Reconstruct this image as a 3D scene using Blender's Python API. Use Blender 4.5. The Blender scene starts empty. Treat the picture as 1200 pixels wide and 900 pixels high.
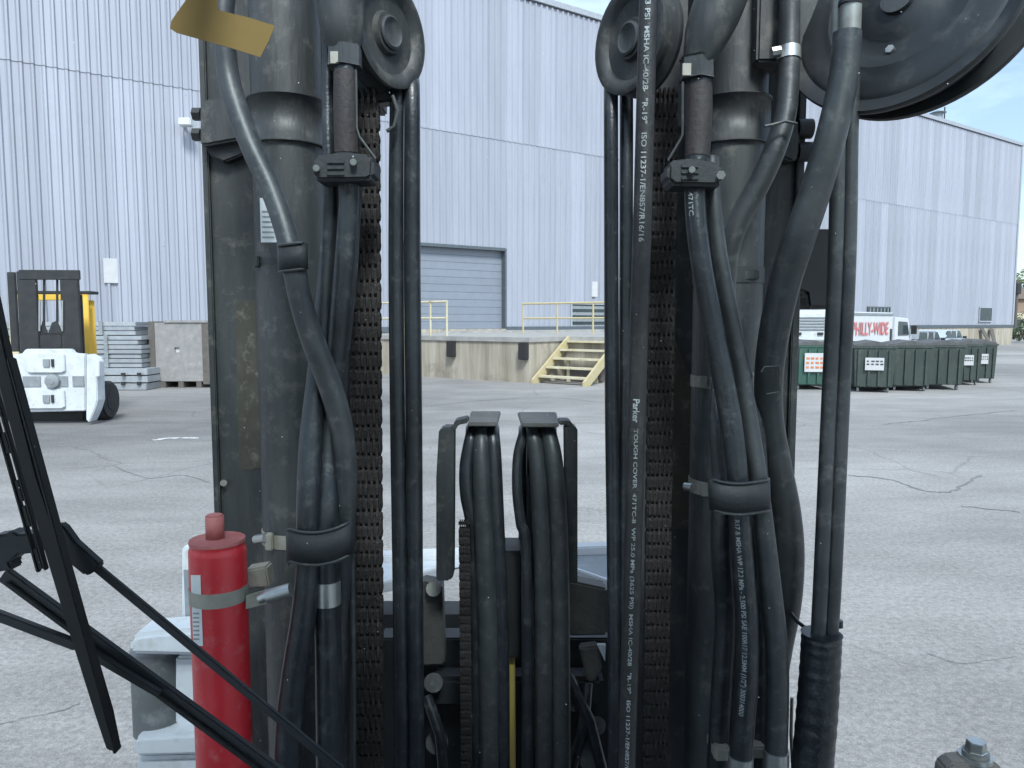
import bpy, bmesh, math, random
from mathutils import Vector, Matrix, Quaternion
random.seed(7)
R = math.radians
S = bpy.context.scene
COL = S.collection

# ------------------------------------------------------------------ camera, sky, sun
F = 866.0                      # focal length in photo pixels (1200 x 900)
TH = math.atan(72 / F)         # pitch down
CAM = Vector((0, 0, 1.8))
cd = bpy.data.cameras.new('camera'); cd.sensor_width = 36; cd.lens = F / 1200 * 36
cd.clip_start = 0.05; cd.clip_end = 3000
cam = bpy.data.objects.new('camera', cd); COL.objects.link(cam)
cam.location = CAM; cam.rotation_euler = (math.pi / 2 - TH, 0, 0)
S.camera = cam

SUN_EL, SUN_AZ = R(48), R(168)        # azimuth clockwise from +Y (north)
w = bpy.data.worlds.new('World'); S.world = w; w.use_nodes = True
nt = w.node_tree; nt.nodes.clear()
wo = nt.nodes.new('ShaderNodeOutputWorld'); bg = nt.nodes.new('ShaderNodeBackground')
sky = nt.nodes.new('ShaderNodeTexSky'); sky.sky_type = 'NISHITA'; sky.sun_disc = False
sky.sun_elevation = SUN_EL; sky.sun_rotation = SUN_AZ
sky.air_density = 1.0; sky.dust_density = 2.0; sky.ozone_density = 1.5
tc = nt.nodes.new('ShaderNodeTexCoord'); mp = nt.nodes.new('ShaderNodeMapping'); mp.inputs['Scale'].default_value = (1, 1, 3.5)
cn = nt.nodes.new('ShaderNodeTexNoise'); cn.inputs['Scale'].default_value = 2.2; cn.inputs['Detail'].default_value = 7; cn.inputs['Roughness'].default_value = .6
cr = nt.nodes.new('ShaderNodeValToRGB'); cr.color_ramp.elements[0].position = .40; cr.color_ramp.elements[1].position = .72
cr.color_ramp.elements[0].color = (.12, .12, .12, 1); cr.color_ramp.elements[1].color = (.75, .75, .75, 1)
mx = nt.nodes.new('ShaderNodeMix'); mx.data_type = 'RGBA'; mx.inputs['B'].default_value = (7.2, 7.9, 8.6, 1)
L = nt.links.new
L(tc.outputs['Generated'], mp.inputs['Vector']); L(mp.outputs['Vector'], cn.inputs['Vector']); L(cn.outputs['Fac'], cr.inputs['Fac'])
L(cr.outputs['Color'], mx.inputs['Factor']); L(sky.outputs['Color'], mx.inputs['A']); L(mx.outputs['Result'], bg.inputs['Color'])
bg.inputs['Strength'].default_value = 0.1
L(bg.outputs['Background'], wo.inputs['Surface'])
sl = bpy.data.lights.new('sun', 'SUN'); sl.energy = 1.9; sl.angle = R(12); sl.color = (1, .96, .9)
sun = bpy.data.objects.new('sun', sl); COL.objects.link(sun)
sd = Vector((math.sin(SUN_AZ) * math.cos(SUN_EL), math.cos(SUN_AZ) * math.cos(SUN_EL), math.sin(SUN_EL)))
sun.rotation_euler = sd.to_track_quat('Z', 'Y').to_euler(); sun.location = (0, 0, 30)
S.view_settings.view_transform = 'Standard'; S.view_settings.look = 'None'
S.view_settings.exposure = 1.2; S.view_settings.gamma = 1

# ------------------------------------------------------------------ pixel helpers (photo pixels -> points in the yard)
def ray(px, py):
    a = (px - 600) / F; b = -(py - 450) / F
    return Vector((a, math.cos(TH) + b * math.sin(TH), -math.sin(TH) + b * math.cos(TH)))
def P(px, py, Y):
    d = ray(px, py); return CAM + d * (Y / d.y)
def ground(px, py):
    d = ray(px, py); return CAM + d * (-CAM.z / d.z)
def rad(wpx, py, Y):
    return wpx / 2 * (Y / ray(600, py).y) / F

# ------------------------------------------------------------------ materials
def pm(name, c1, c2=None, scale=8, rough=.6, metal=0, bump=0, stretch=(1, 1, 1), rnd=0, c3=None, s3=3, lo=.35, hi=.65, bscale=None, spec=.5):
    m = bpy.data.materials.new(name); m.use_nodes = True
    n = m.node_tree.nodes; l = m.node_tree.links.new
    b = n['Principled BSDF']; b.inputs['Roughness'].default_value = rough; b.inputs['Metallic'].default_value = metal
    b.inputs['Specular IOR Level'].default_value = spec
    t = n.new('ShaderNodeTexCoord'); mpg = n.new('ShaderNodeMapping'); mpg.inputs['Scale'].default_value = stretch
    l(t.outputs['Object'], mpg.inputs['Vector'])
    c2 = c2 or tuple(x * .75 for x in c1)
    nz = n.new('ShaderNodeTexNoise'); nz.inputs['Scale'].default_value = scale; nz.inputs['Detail'].default_value = 6; nz.inputs['Roughness'].default_value = .65
    l(mpg.outputs['Vector'], nz.inputs['Vector'])
    rp = n.new('ShaderNodeValToRGB'); rp.color_ramp.elements[0].position = lo; rp.color_ramp.elements[1].position = hi
    rp.color_ramp.elements[0].color = (*c1, 1); rp.color_ramp.elements[1].color = (*c2, 1)
    l(nz.outputs['Fac'], rp.inputs['Fac']); out = rp.outputs['Color']
    if c3:
        n3 = n.new('ShaderNodeTexNoise'); n3.inputs['Scale'].default_value = s3; n3.inputs['Detail'].default_value = 8; n3.inputs['Roughness'].default_value = .7
        l(t.outputs['Object'], n3.inputs['Vector'])
        r3 = n.new('ShaderNodeValToRGB'); r3.color_ramp.elements[0].position = .54; r3.color_ramp.elements[1].position = .7
        l(n3.outputs['Fac'], r3.inputs['Fac'])
        mm = n.new('ShaderNodeMix'); mm.data_type = 'RGBA'; mm.inputs['B'].default_value = (*c3, 1)
        l(r3.outputs['Color'], mm.inputs['Factor']); l(out, mm.inputs['A']); out = mm.outputs['Result']
    if rnd:
        oi = n.new('ShaderNodeObjectInfo'); mr = n.new('ShaderNodeMapRange'); mr.inputs['To Min'].default_value = 1 - rnd; mr.inputs['To Max'].default_value = 1 + rnd
        l(oi.outputs['Random'], mr.inputs['Value'])
        vm = n.new('ShaderNodeVectorMath'); vm.operation = 'SCALE'; l(out, vm.inputs[0]); l(mr.outputs['Result'], vm.inputs['Scale']); out = vm.outputs['Vector']
    l(out, b.inputs['Base Color'])
    if bump:
        nb = n.new('ShaderNodeTexNoise'); nb.inputs['Scale'].default_value = bscale or scale * 6; nb.inputs['Detail'].default_value = 4
        l(mpg.outputs['Vector'], nb.inputs['Vector'])
        bp = n.new('ShaderNodeBump'); bp.inputs['Strength'].default_value = bump; bp.inputs['Distance'].default_value = .01
        l(nb.outputs['Fac'], bp.inputs['Height']); l(bp.outputs['Normal'], b.inputs['Normal'])
    return m

M = {}
M['siding'] = pm('siding', (.32, .34, .40), (.375, .395, .455), .6, .5, .2, .05, (6, 6, .3), .09, c3=(.31, .335, .385), s3=.35)
M['trimdark'] = pm('dark_trim', (.09, .11, .13), rough=.6)
M['trimlight'] = pm('light_trim', (.36, .39, .44), rough=.6)
M['roller'] = pm('roller_door_paint', (.195, .22, .265), (.215, .24, .285), 3, .5, .1, rnd=.03)
M['concrete'] = pm('weathered_concrete', (.43, .395, .33), (.24, .21, .165), 2.2, .9, 0, .25, (1.5, 1.5, .12), c3=(.19, .17, .14), s3=.8)
M['concrete_top'] = pm('concrete_top', (.34, .335, .325), (.26, .255, .25), 3, .9, 0, .2)
M['bumper'] = pm('rubber_bumper', (.025, .025, .028), rough=.9)
M['yellow'] = pm('faded_yellow_paint', (.43, .36, .18), (.44, .39, .27), 6, .7, 0, .1)
M['cream'] = pm('cream_paint', (.56, .53, .42), (.46, .40, .25), 4, .7)
M['fyellow'] = pm('forklift_yellow', (.70, .44, .05), (.62, .40, .06), 4, .5)
M['white'] = pm('white_paint', (.56, .59, .62), (.47, .50, .53), 5, .5, 0, .03, c3=(.36, .37, .37), s3=9)
M['whiteclean'] = pm('clean_white', (.56, .58, .60), (.50, .52, .55), 3, .5)
M['sign'] = pm('sign_white', (.50, .51, .52), (.43, .44, .46), 3, .6)
M['dark'] = pm('dark_machine_paint', (.015, .017, .019), (.026, .028, .03), 6, .55, 0, .1)
M['glass'] = pm('dark_glass', (.03, .045, .05), (.05, .07, .08), 1, .12)
M['teal'] = pm('tinted_glass', (.26, .36, .37), (.34, .44, .45), 1, .25)
M['green'] = pm('dumpster_green', (.018, .07, .052), (.028, .085, .066), 4, .55, 0, .05, c3=(.08, .1, .085), s3=2)
M['greygreen'] = pm('faded_green', (.026, .04, .036), (.042, .06, .053), 3, .6, 0, .05, (3, 3, .5), c3=(.085, .095, .088), s3=2)
M['lid'] = pm('black_plastic_lid', (.06, .062, .066), (.1, .103, .108), 5, .6)
M['galv'] = pm('galvanised_steel', (.30, .325, .35), (.37, .395, .42), 6, .45, .4, rnd=.12)
M['crate'] = pm('grey_board', (.27, .26, .26), (.2, .2, .2), 5, .8, c3=(.33, .32, .31), s3=4)
M['silver'] = pm('silver_car_paint', (.33, .35, .38), (.36, .38, .41), 2, .25, .3)
M['bluewhite'] = pm('pale_car_paint', (.40, .46, .51), (.44, .5, .55), 2, .25, .1)
M['tyre'] = pm('tyre_rubber', (.02, .021, .023), (.035, .035, .036), 9, .9)
M['redtext'] = pm('red_print', (.5, .13, .13), (.55, .2, .19), 9, .6)
M['orange'] = pm('orange_print', (.6, .2, .08), rough=.6)
# the mast
M['paint'] = pm('dusty_black_paint', (.016, .019, .021), (.046, .049, .049), 16, .55, 0, .15, (1, 1, .22), c3=(.10, .094, .082), s3=26, bscale=90)
M['cyl'] = pm('dusty_cylinder_paint', (.022, .026, .029), (.056, .059, .059), 18, .5, 0, .12, (1, 1, .2), c3=(.10, .098, .09), s3=32, bscale=160)
M['grease'] = pm('greasy_brown_plate', (.034, .031, .025), (.055, .048, .036), 18, .45, 0, .25, (1, 1, .4), c3=(.14, .125, .10), s3=40, bscale=60)
M['hose'] = pm('hose_rubber', (.012, .015, .019), (.024, .028, .032), 20, .33, 0, .12, c3=(.065, .068, .07), s3=45, bscale=220)
M['hose2'] = pm('old_hose_rubber', (.026, .030, .033), (.045, .049, .052), 24, .45, 0, .06, c3=(.09, .092, .092), s3=45, bscale=220)
M['hose3'] = pm('brown_black_hose', (.016, .015, .016), (.028, .026, .026), 20, .5, 0, .15, c3=(.05, .047, .045), s3=45, bscale=200)
M['boot'] = pm('reddish_rubber', (.028, .023, .023), (.04, .031, .03), 25, .7, 0, .2, bscale=160)
M['saddle'] = pm('rubber_strap', (.02, .0225, .025), (.03, .033, .036), 30, .6, 0, .1)
M['rust'] = pm('rusty_chain', (.016, .015, .015), (.036, .030, .028), 40, .8, 0, .3, c3=(.085, .070, .062), s3=70, bscale=300, spec=.2, rnd=.25)
M['steel'] = pm('bright_steel', (.5, .51, .5), (.38, .39, .38), 40, .32, .8)
M['steeldull'] = pm('dull_steel', (.30, .30, .28), (.2, .19, .17), 30, .5, .5)
M['tan'] = pm('dusty_tan_metal', (.36, .34, .29), (.27, .25, .21), 30, .6, .2)
M['red'] = pm('red_enamel', (.56, .022, .032), (.48, .018, .027), 10, .38, 0, .04, c3=(.50, .10, .10), s3=38, spec=.6)
M['redtop'] = pm('dusty_red', (.42, .15, .14), (.34, .09, .085), 30, .6)
M['sticker'] = pm('paper_label', (.72, .73, .72), (.6, .62, .62), 40, .6)
M['print'] = pm('pale_print', (.42, .44, .44), (.2, .21, .215), 60, .7)
M['printdim'] = pm('worn_print', (.34, .37, .38), (.2, .215, .22), 60, .7)
M['ink'] = pm('dark_ink', (.05, .055, .06), rough=.7)
M['greyw'] = pm('grey_barrel', (.26, .29, .31), (.2, .22, .235), 8, .5, .2, .1, c3=(.33, .35, .37), s3=14)
M['reel'] = pm('black_reel_paint', (.012, .0145, .017), (.022, .025, .028), 8, .5, 0, .08, c3=(.05, .052, .052), s3=16)
M['barrel'] = pm('scuffed_dark_barrel', (.115, .125, .13), (.09, .097, .1), 8, .5, 0, .1, c3=(.2, .21, .215), s3=14)
M['plategrey'] = pm('greasy_grey_plate', (.11, .105, .098), (.07, .067, .063), 14, .6, .1, .2, c3=(.08, .075, .07), s3=20)
M['wiper'] = pm('wiper_rubber', (.003, .003, .0035), (.006, .006, .006), 10, .55)
M['wiperarm'] = pm('wiper_arm_paint', (.009, .011, .013), (.018, .02, .023), 14, .45)
M['tape'] = pm('yellow_tape', (.165, .128, .034), (.14, .107, .028), 14, .55)
M['rodyellow'] = pm('yellow_rod_paint', (.55, .42, .10), (.48, .38, .14), 30, .5)
M['bracket'] = pm('rusty_grey_bracket', (.22, .195, .17), (.16, .145, .13), 20, .7, 0, .1)
M['bark'] = pm('bark', (.1, .08, .06), rough=.9)
M['leaf'] = pm('leaves', (.07, .11, .03), (.12, .15, .05), 1.2, .7, rnd=.1)
M['leaf2'] = pm('dark_leaves', (.035, .065, .03), (.06, .09, .04), 1.2, .7)
M['brick'] = pm('brown_wall', (.28, .2, .15), (.22, .16, .12), 2, .9)
M['roof'] = pm('brown_roof', (.16, .12, .1), rough=.9)
M['board'] = pm('weathered_board', (.12, .11, .1), rough=.9)
M['litter'] = pm('white_plastic', (.7, .72, .72), rough=.5)
M['blackmetal'] = pm('black_lamp_housing', (.012, .014, .017), (.02, .022, .025), 10, .5)
M['bin_sign'] = M['sign']

def asphalt():
    m = bpy.data.materials.new('old_asphalt'); m.use_nodes = True
    n = m.node_tree.nodes; l = m.node_tree.links.new; b = n['Principled BSDF']; b.inputs['Roughness'].default_value = .92
    b.inputs['Specular IOR Level'].default_value = .3
    t = n.new('ShaderNodeTexCoord')
    def noise(s, d=6, r=.6, st=None):
        x = n.new('ShaderNodeTexNoise'); x.inputs['Scale'].default_value = s; x.inputs['Detail'].default_value = d; x.inputs['Roughness'].default_value = r
        if st:
            g = n.new('ShaderNodeMapping'); g.inputs['Scale'].default_value = st; l(t.outputs['Object'], g.inputs['Vector']); l(g.outputs['Vector'], x.inputs['Vector'])
        else: l(t.outputs['Object'], x.inputs['Vector'])
        return x
    def ramp(src, p0, c0, p1, c1):
        r = n.new('ShaderNodeValToRGB'); r.color_ramp.elements[0].position = p0; r.color_ramp.elements[1].position = p1
        r.color_ramp.elements[0].color = (*c0, 1); r.color_ramp.elements[1].color = (*c1, 1); l(src, r.inputs['Fac']); return r.outputs['Color']
    def mul(a, c):
        x = n.new('ShaderNodeMix'); x.data_type = 'RGBA'; x.blend_type = 'MULTIPLY'; x.inputs['Factor'].default_value = 1
        l(a, x.inputs['A']); l(c, x.inputs['B']); return x.outputs['Result']
    base = ramp(noise(.13, 5).outputs['Fac'], .36, (.215, .211, .204), .62, (.325, .318, .306))
    base = mul(base, ramp(noise(1.1, 8, .7, (.6, 1.6, 1)).outputs['Fac'], .3, (.82, .82, .82), .7, (1.12, 1.12, 1.12)))
    base = mul(base, ramp(noise(.42, 6, .65, (.35, 1.5, 1)).outputs['Fac'], .36, (.86, .86, .87), .6, (1.06, 1.06, 1.06)))
    base = mul(base, ramp(noise(28, 3, .7).outputs['Fac'], .34, (.78, .78, .79), .66, (1.2, 1.2, 1.2)))
    base = mul(base, ramp(noise(110, 2, .6).outputs['Fac'], .32, (.8, .8, .81), .68, (1.17, 1.17, 1.17)))
    # aggregate specks
    v = n.new('ShaderNodeTexVoronoi'); v.inputs['Scale'].default_value = 75; l(t.outputs['Object'], v.inputs['Vector'])
    sp = ramp(v.outputs['Distance'], .10, (1.45, 1.45, 1.45), .2, (1, 1, 1)); base = mul(base, sp)
    # fine cracks
    nw = noise(.9, 4); mxv = n.new('ShaderNodeMix'); mxv.data_type = 'RGBA'; mxv.inputs['Factor'].default_value = .28
    l(t.outputs['Object'], mxv.inputs['A']); l(nw.outputs['Color'], mxv.inputs['B'])
    vc = n.new('ShaderNodeTexVoronoi'); vc.feature = 'DISTANCE_TO_EDGE'; vc.inputs['Scale'].default_value = .55; l(mxv.outputs['Result'], vc.inputs['Vector'])
    ck = ramp(vc.outputs['Distance'], .003, (.78, .78, .79), .010, (1, 1, 1))
    mk = ramp(noise(.25, 2).outputs['Fac'], .5, (1, 1, 1), .58, (0, 0, 0))
    cm = n.new('ShaderNodeMix'); cm.data_type = 'RGBA'; cm.inputs['A'].default_value = (1, 1, 1, 1); l(mk, cm.inputs['Factor'])
    l(ck, cm.inputs['A']); cm.inputs['B'].default_value = (1, 1, 1, 1)
    base = mul(base, cm.outputs['Result'])
    # broad darker area of ground on the left, with a noisy edge
    vs_ = n.new('ShaderNodeVectorMath'); vs_.operation = 'SUBTRACT'; l(t.outputs['Object'], vs_.inputs[0]); vs_.inputs[1].default_value = (-7.2, 15.5, 0)
    vd = n.new('ShaderNodeVectorMath'); vd.operation = 'LENGTH'; l(vs_.outputs['Vector'], vd.inputs[0])
    ns = noise(.5, 5, .7, (.5, 1.3, 1)); ad = n.new('ShaderNodeMath'); ad.operation = 'MULTIPLY_ADD'; l(ns.outputs['Fac'], ad.inputs[0]); ad.inputs[1].default_value = 7; l(vd.outputs['Value'], ad.inputs[2])
    dv_ = n.new('ShaderNodeMath'); dv_.operation = 'DIVIDE'; l(ad.outputs[0], dv_.inputs[0]); dv_.inputs[1].default_value = 16
    base = mul(base, ramp(dv_.outputs[0], .42, (.70, .70, .71), .85, (1, 1, 1)))
    l(base, b.inputs['Base Color'])
    bp = n.new('ShaderNodeBump'); bp.inputs['Strength'].default_value = .5; bp.inputs['Distance'].default_value = .01
    l(noise(70, 4, .7).outputs['Fac'], bp.inputs['Height']); l(bp.outputs['Normal'], b.inputs['Normal'])
    return m
M['asphalt'] = asphalt()
M['crack'] = pm('crack_filler', (.13, .133, .136), (.19, .19, .19), 4, .9)

def clear_glass():
    m = bpy.data.materials.new('clear_windshield_glass'); m.use_nodes = True
    n = m.node_tree.nodes; n.clear(); o = n.new('ShaderNodeOutputMaterial'); t = n.new('ShaderNodeBsdfTransparent')
    t.inputs['Color'].default_value = (.935, .98, 1, 1); m.node_tree.links.new(t.outputs[0], o.inputs['Surface']); return m
M['clear'] = clear_glass()

# ------------------------------------------------------------------ mesh builder
ORG = {}
def tag(o, label=None, cat=None, group=None, kind=None):
    if label: o['label'] = label
    if cat: o['category'] = cat
    if group: o['group'] = group
    if kind: o['kind'] = kind
    return o
def thing(name, label, cat, loc=(0, 0, 0), rz=0, group=None):
    o = bpy.data.objects.new(name, None); COL.objects.link(o); o.empty_display_size = .1
    o.location = loc; o.rotation_euler = (0, 0, rz); ORG[o.name] = Vector(loc) if rz == 0 else Vector((0, 0, 0))
    return tag(o, label, cat, group)

class MB:
    def __init__(s): s.v = []; s.f = []; s.sm = []
    def add(s, vs, fs, smooth=False):
        k = len(s.v); s.v += [Vector(v) for v in vs]; s.f += [tuple(i + k for i in f) for f in fs]; s.sm += [smooth] * len(fs); return s
    def box(s, c, d, rot=None):
        x, y, z = d[0] / 2, d[1] / 2, d[2] / 2
        vs = [Vector(v) for v in ((-x, -y, -z), (x, -y, -z), (x, y, -z), (-x, y, -z), (-x, -y, z), (x, -y, z), (x, y, z), (-x, y, z))]
        if rot is not None: vs = [rot @ v for v in vs]
        c = Vector(c)
        return s.add([v + c for v in vs], [(0, 3, 2, 1), (4, 5, 6, 7), (0, 1, 5, 4), (1, 2, 6, 5), (2, 3, 7, 6), (3, 0, 4, 7)])
    def span(s, a, b): # axis box from corner a to b
        a, b = Vector(a), Vector(b); return s.box((a + b) / 2, [abs(b[i] - a[i]) for i in range(3)])
    def pbox(s, x0, x1, y0, y1, Y, dep):   # a box whose front face covers those photo pixels at distance Y
        a = P(x0, (y0 + y1) / 2, Y); b = P(x1, (y0 + y1) / 2, Y); t = P((x0 + x1) / 2, y0, Y); u = P((x0 + x1) / 2, y1, Y)
        return s.span((a.x, Y, u.z), (b.x, Y + dep, t.z))
    def prism(s, pts, ext):   # polygon (list of 3d points) extruded by vector
        n = len(pts); ext = Vector(ext); vs = [Vector(p) for p in pts] + [Vector(p) + ext for p in pts]
        return s.add(vs, [tuple(range(n))[::-1], tuple(range(n, 2 * n))] + [(i, (i + 1) % n, (i + 1) % n + n, i + n) for i in range(n)])
    def ppoly(s, pix, Y, dep): return s.prism([P(x, y, Y) for x, y in pix], (0, dep, 0))
    def tube(s, pts, rs, seg=14, caps=True, smooth=True):
        pts = [Vector(p) for p in pts]; n = len(pts)
        if not hasattr(rs, '__len__'): rs = [rs] * n
        tans = [(pts[min(i + 1, n - 1)] - pts[max(i - 1, 0)]).normalized() for i in range(n)]
        up = Vector((0, -1, 0)) if abs(tans[0].y) < .9 else Vector((1, 0, 0))
        nrm = (up - tans[0] * up.dot(tans[0])).normalized(); vs = []; fs = []
        for i in range(n):
            if i:
                q = tans[i - 1].rotation_difference(tans[i]); nrm = (q @ nrm); nrm = (nrm - tans[i] * nrm.dot(tans[i])).normalized()
            bn = tans[i].cross(nrm)
            for k in range(seg):
                a = 2 * math.pi * k / seg; vs.append(pts[i] + (nrm * math.cos(a) + bn * math.sin(a)) * rs[i])
        for i in range(n - 1):
            for k in range(seg):
                k2 = (k + 1) % seg; fs.append((i * seg + k, i * seg + k2, (i + 1) * seg + k2, (i + 1) * seg + k))
        s.add(vs, fs, smooth)
        if caps:
            s.add(vs[:seg], [tuple(range(seg))[::-1]]); s.add(vs[-seg:], [tuple(range(seg))])
        return s
    def cyl(s, a, b, r, seg=20, r2=None, smooth=True): return s.tube([a, b], [r, r if r2 is None else r2], seg, True, smooth)
    def ring(s, a, b, ro, ri, seg=28):   # hollow ring between a and b
        a, b = Vector(a), Vector(b); t = (b - a).normalized()
        u = t.orthogonal().normalized(); v = t.cross(u); vs = []
        for c, r in ((a, ro), (b, ro), (b, ri), (a, ri)):
            for k in range(seg):
                g = 2 * math.pi * k / seg; vs.append(c + (u * math.cos(g) + v * math.sin(g)) * r)
        fs = []
        for q in range(4):
            q2 = (q + 1) % 4
            for k in range(seg): fs.append((q * seg + k, q * seg + (k + 1) % seg, q2 * seg + (k + 1) % seg, q2 * seg + k))
        s.add(vs, fs, True); return s
    def lathe(s, c, axis, prof, seg=36):  # prof: list of (radius, distance along axis)
        c, t = Vector(c), Vector(axis).normalized(); u = t.orthogonal().normalized(); v = t.cross(u); vs = []; n = len(prof)
        for r, h in prof:
            for k in range(seg):
                g = 2 * math.pi * k / seg; vs.append(c + t * h + (u * math.cos(g) + v * math.sin(g)) * max(r, 1e-5))
        fs = [(i * seg + k, i * seg + (k + 1) % seg, (i + 1) * seg + (k + 1) % seg, (i + 1) * seg + k) for i in range(n - 1) for k in range(seg)]
        return s.add(vs, fs, True)
    def mesh(s, name, m, off=Vector((0, 0, 0)), bevel=0):
        me = bpy.data.meshes.new(name)
        me.from_pydata([tuple(v - off) for v in s.v], [], s.f)
        me.polygons.foreach_set('use_smooth', s.sm)
        for mm in (m if isinstance(m, (list, tuple)) else [m]): me.materials.append(mm)
        bm = bmesh.new(); bm.from_mesh(me)
        bmesh.ops.recalc_face_normals(bm, faces=bm.faces)
        if bevel:
            bmesh.ops.remove_doubles(bm, verts=bm.verts, dist=1e-6)
            es = [e for e in bm.edges if len(e.link_faces) == 2 and e.calc_face_angle(0) > .7]
            bmesh.ops.bevel(bm, geom=es, offset=bevel, segments=2, affect='EDGES', clamp_overlap=True)
        else:
            for e in bm.edges:
                if len(e.link_faces) == 2 and e.calc_face_angle(0) > .75: e.smooth = False
        bm.to_mesh(me); bm.free(); return me
    def build(s, name, m, parent=None, bevel=0, label=None, local=False):
        off = Vector((0, 0, 0))
        if parent is not None and not local: off = ORG.get(parent.name, off)
        o = bpy.data.objects.new(name, s.mesh(name, m, off, bevel)); COL.objects.link(o)
        if parent is not None: o.parent = parent; ORG[o.name] = off if not local else Vector((0, 0, 0))
        if label: o['label'] = label
        return o

def kids(o): return KID.get(o, [])
def copy_tree(o, par=None):
    c = o.copy(); COL.objects.link(c)
    if par is not None: c.parent = par
    for ch in [x for x in COL.objects if x.parent == o]: copy_tree(ch, c)
    return c
def mono(o, label, cat, group=None, kind=None): return tag(o, label, cat, group, kind)
def recenter(o):   # move a parentless mesh's origin to its base centre
    me = o.data; vs = [v.co for v in me.vertices]
    c = Vector(((min(v.x for v in vs) + max(v.x for v in vs)) / 2, (min(v.y for v in vs) + max(v.y for v in vs)) / 2, min(v.z for v in vs)))
    me.transform(Matrix.Translation(-c)); o.location = c; ORG[o.name] = c; return o

def catmull(pts, n=10):
    out = []; m = len(pts)
    for i in range(m - 1):
        p0 = pts[max(i - 1, 0)]; p1 = pts[i]; p2 = pts[i + 1]; p3 = pts[min(i + 2, m - 1)]
        for k in range(n):
            t = k / n
            out.append(tuple(.5 * ((2 * p1[j]) + (p2[j] - p0[j]) * t + (2 * p0[j] - 5 * p1[j] + 4 * p2[j] - p3[j]) * t * t + (3 * p1[j] - p0[j] - 3 * p2[j] + p3[j]) * t ** 3) for j in range(len(p1))))
    out.append(tuple(pts[-1])); return out

def text_mesh(body, bold=False):
    c = bpy.data.curves.new('t', 'FONT'); c.body = body; c.size = 1; c.resolution_u = 3
    if bold: c.offset = .018
    o = bpy.data.objects.new('t', c); COL.objects.link(o); bpy.context.view_layer.update()
    me = bpy.data.meshes.new_from_object(o.evaluated_get(bpy.context.evaluated_depsgraph_get()))
    bpy.data.objects.remove(o); bpy.data.curves.remove(c); return me
def text_flat(body, org, xd, yd, width, height, m, parent, name='lettering', bold=True, local=False):
    me = text_mesh(body, bold); xs = [v.co.x for v in me.vertices]; ys = [v.co.y for v in me.vertices]
    x0, x1, y0, y1 = min(xs), max(xs), min(ys), max(ys)
    off = Vector((0, 0, 0)) if local else ORG.get(parent.name, Vector((0, 0, 0)))
    for v in me.vertices:
        v.co = Vector(org) + Vector(xd) * ((v.co.x - x0) / (x1 - x0) * width) + Vector(yd) * ((v.co.y - y0) / (y1 - y0) * height) - off
    me.materials.clear(); me.materials.append(m)
    o = bpy.data.objects.new(name, me); COL.objects.link(o); o.parent = parent; return o

HOSES = {}
def hose(key, pix, m, label, cat='hose', group='hydraulic hoses on the mast', name='hydraulic_hose', seg=16, rib=0, n=10):
    """pix: (px, py, Y, width in px)"""
    if pix[-1][1] >= 920: pix = list(pix) + [(pix[-1][0], 1200, pix[-1][2], pix[-1][3] * 1.12)]
    path = catmull([tuple(P(x, y, Y)) + (rad(wd, y, Y),) for x, y, Y, wd in pix], n)
    pts = [Vector(p[:3]) for p in path]; rs = [p[3] for p in path]
    if rib: rs = [r * (1 + rib * (1 if i % 2 else -1)) for i, r in enumerate(rs)]
    o = MB().tube(pts, rs, seg).build(name, m); recenter(o); tag(o, label, cat, group); HOSES[key] = (o, pts, rs); return o
def at_py(pts, py):   # path parameter whose photo row is py
    for i, p in enumerate(pts):
        d = p - CAM; dz = d.y * math.cos(TH) - d.z * math.sin(TH); du = d.y * math.sin(TH) + d.z * math.cos(TH)
        if 450 - F * du / dz >= py: return i
    return len(pts) - 1
def hose_text(key, body, y0, y1, frac, m, shift=0, box=None):
    o, pts, rs = HOSES[key]; i0, i1 = at_py(pts, y0), at_py(pts, y1)
    seg = pts[i0:i1 + 1]; cum = [0]
    for a, b in zip(seg, seg[1:]): cum.append(cum[-1] + (b - a).length)
    tot = cum[-1]
    me = text_mesh(body, True); xs = [v.co.x for v in me.vertices]; ys = [v.co.y for v in me.vertices]
    xa, xb, ya, yb = min(xs), max(xs), min(ys), max(ys)
    def mapp(u, q, lift):
        sd_ = u * tot; k = 0
        while k < len(seg) - 2 and cum[k + 1] < sd_: k += 1
        f = (sd_ - cum[k]) / max(cum[k + 1] - cum[k], 1e-9); p = seg[k].lerp(seg[k + 1], f); t = (seg[k + 1] - seg[k]).normalized()
        r = rs[i0 + k] * (1 - f) + rs[i0 + k + 1] * f
        toc = CAM - p; nn = (toc - t * toc.dot(t)).normalized(); side = t.cross(nn)   # +side = picture right when t points down
        if side.x < 0: side = -side
        a = q * frac + shift
        return p + nn * (r * math.cos(a) + lift) + side * (r * math.sin(a))
    for v in me.vertices:
        v.co = mapp((v.co.x - xa) / (xb - xa), ((v.co.y - ya) / (yb - ya) - .5) * 2, .0007) - o.location
    me.materials.clear(); me.materials.append(m)
    t = bpy.data.objects.new('lettering', me); COL.objects.link(t); t.parent = o
    return t

# ================================================================== SETTING
g = MB(); N = 600
g.add([(-N, -60, 0), (N, -60, 0), (N, 2200, 0), (-N, 2200, 0)], [(0, 1, 2, 3)])
go = g.build('asphalt_yard', M['asphalt']); go['kind'] = 'structure'; go['label'] = 'worn grey asphalt yard'

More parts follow.
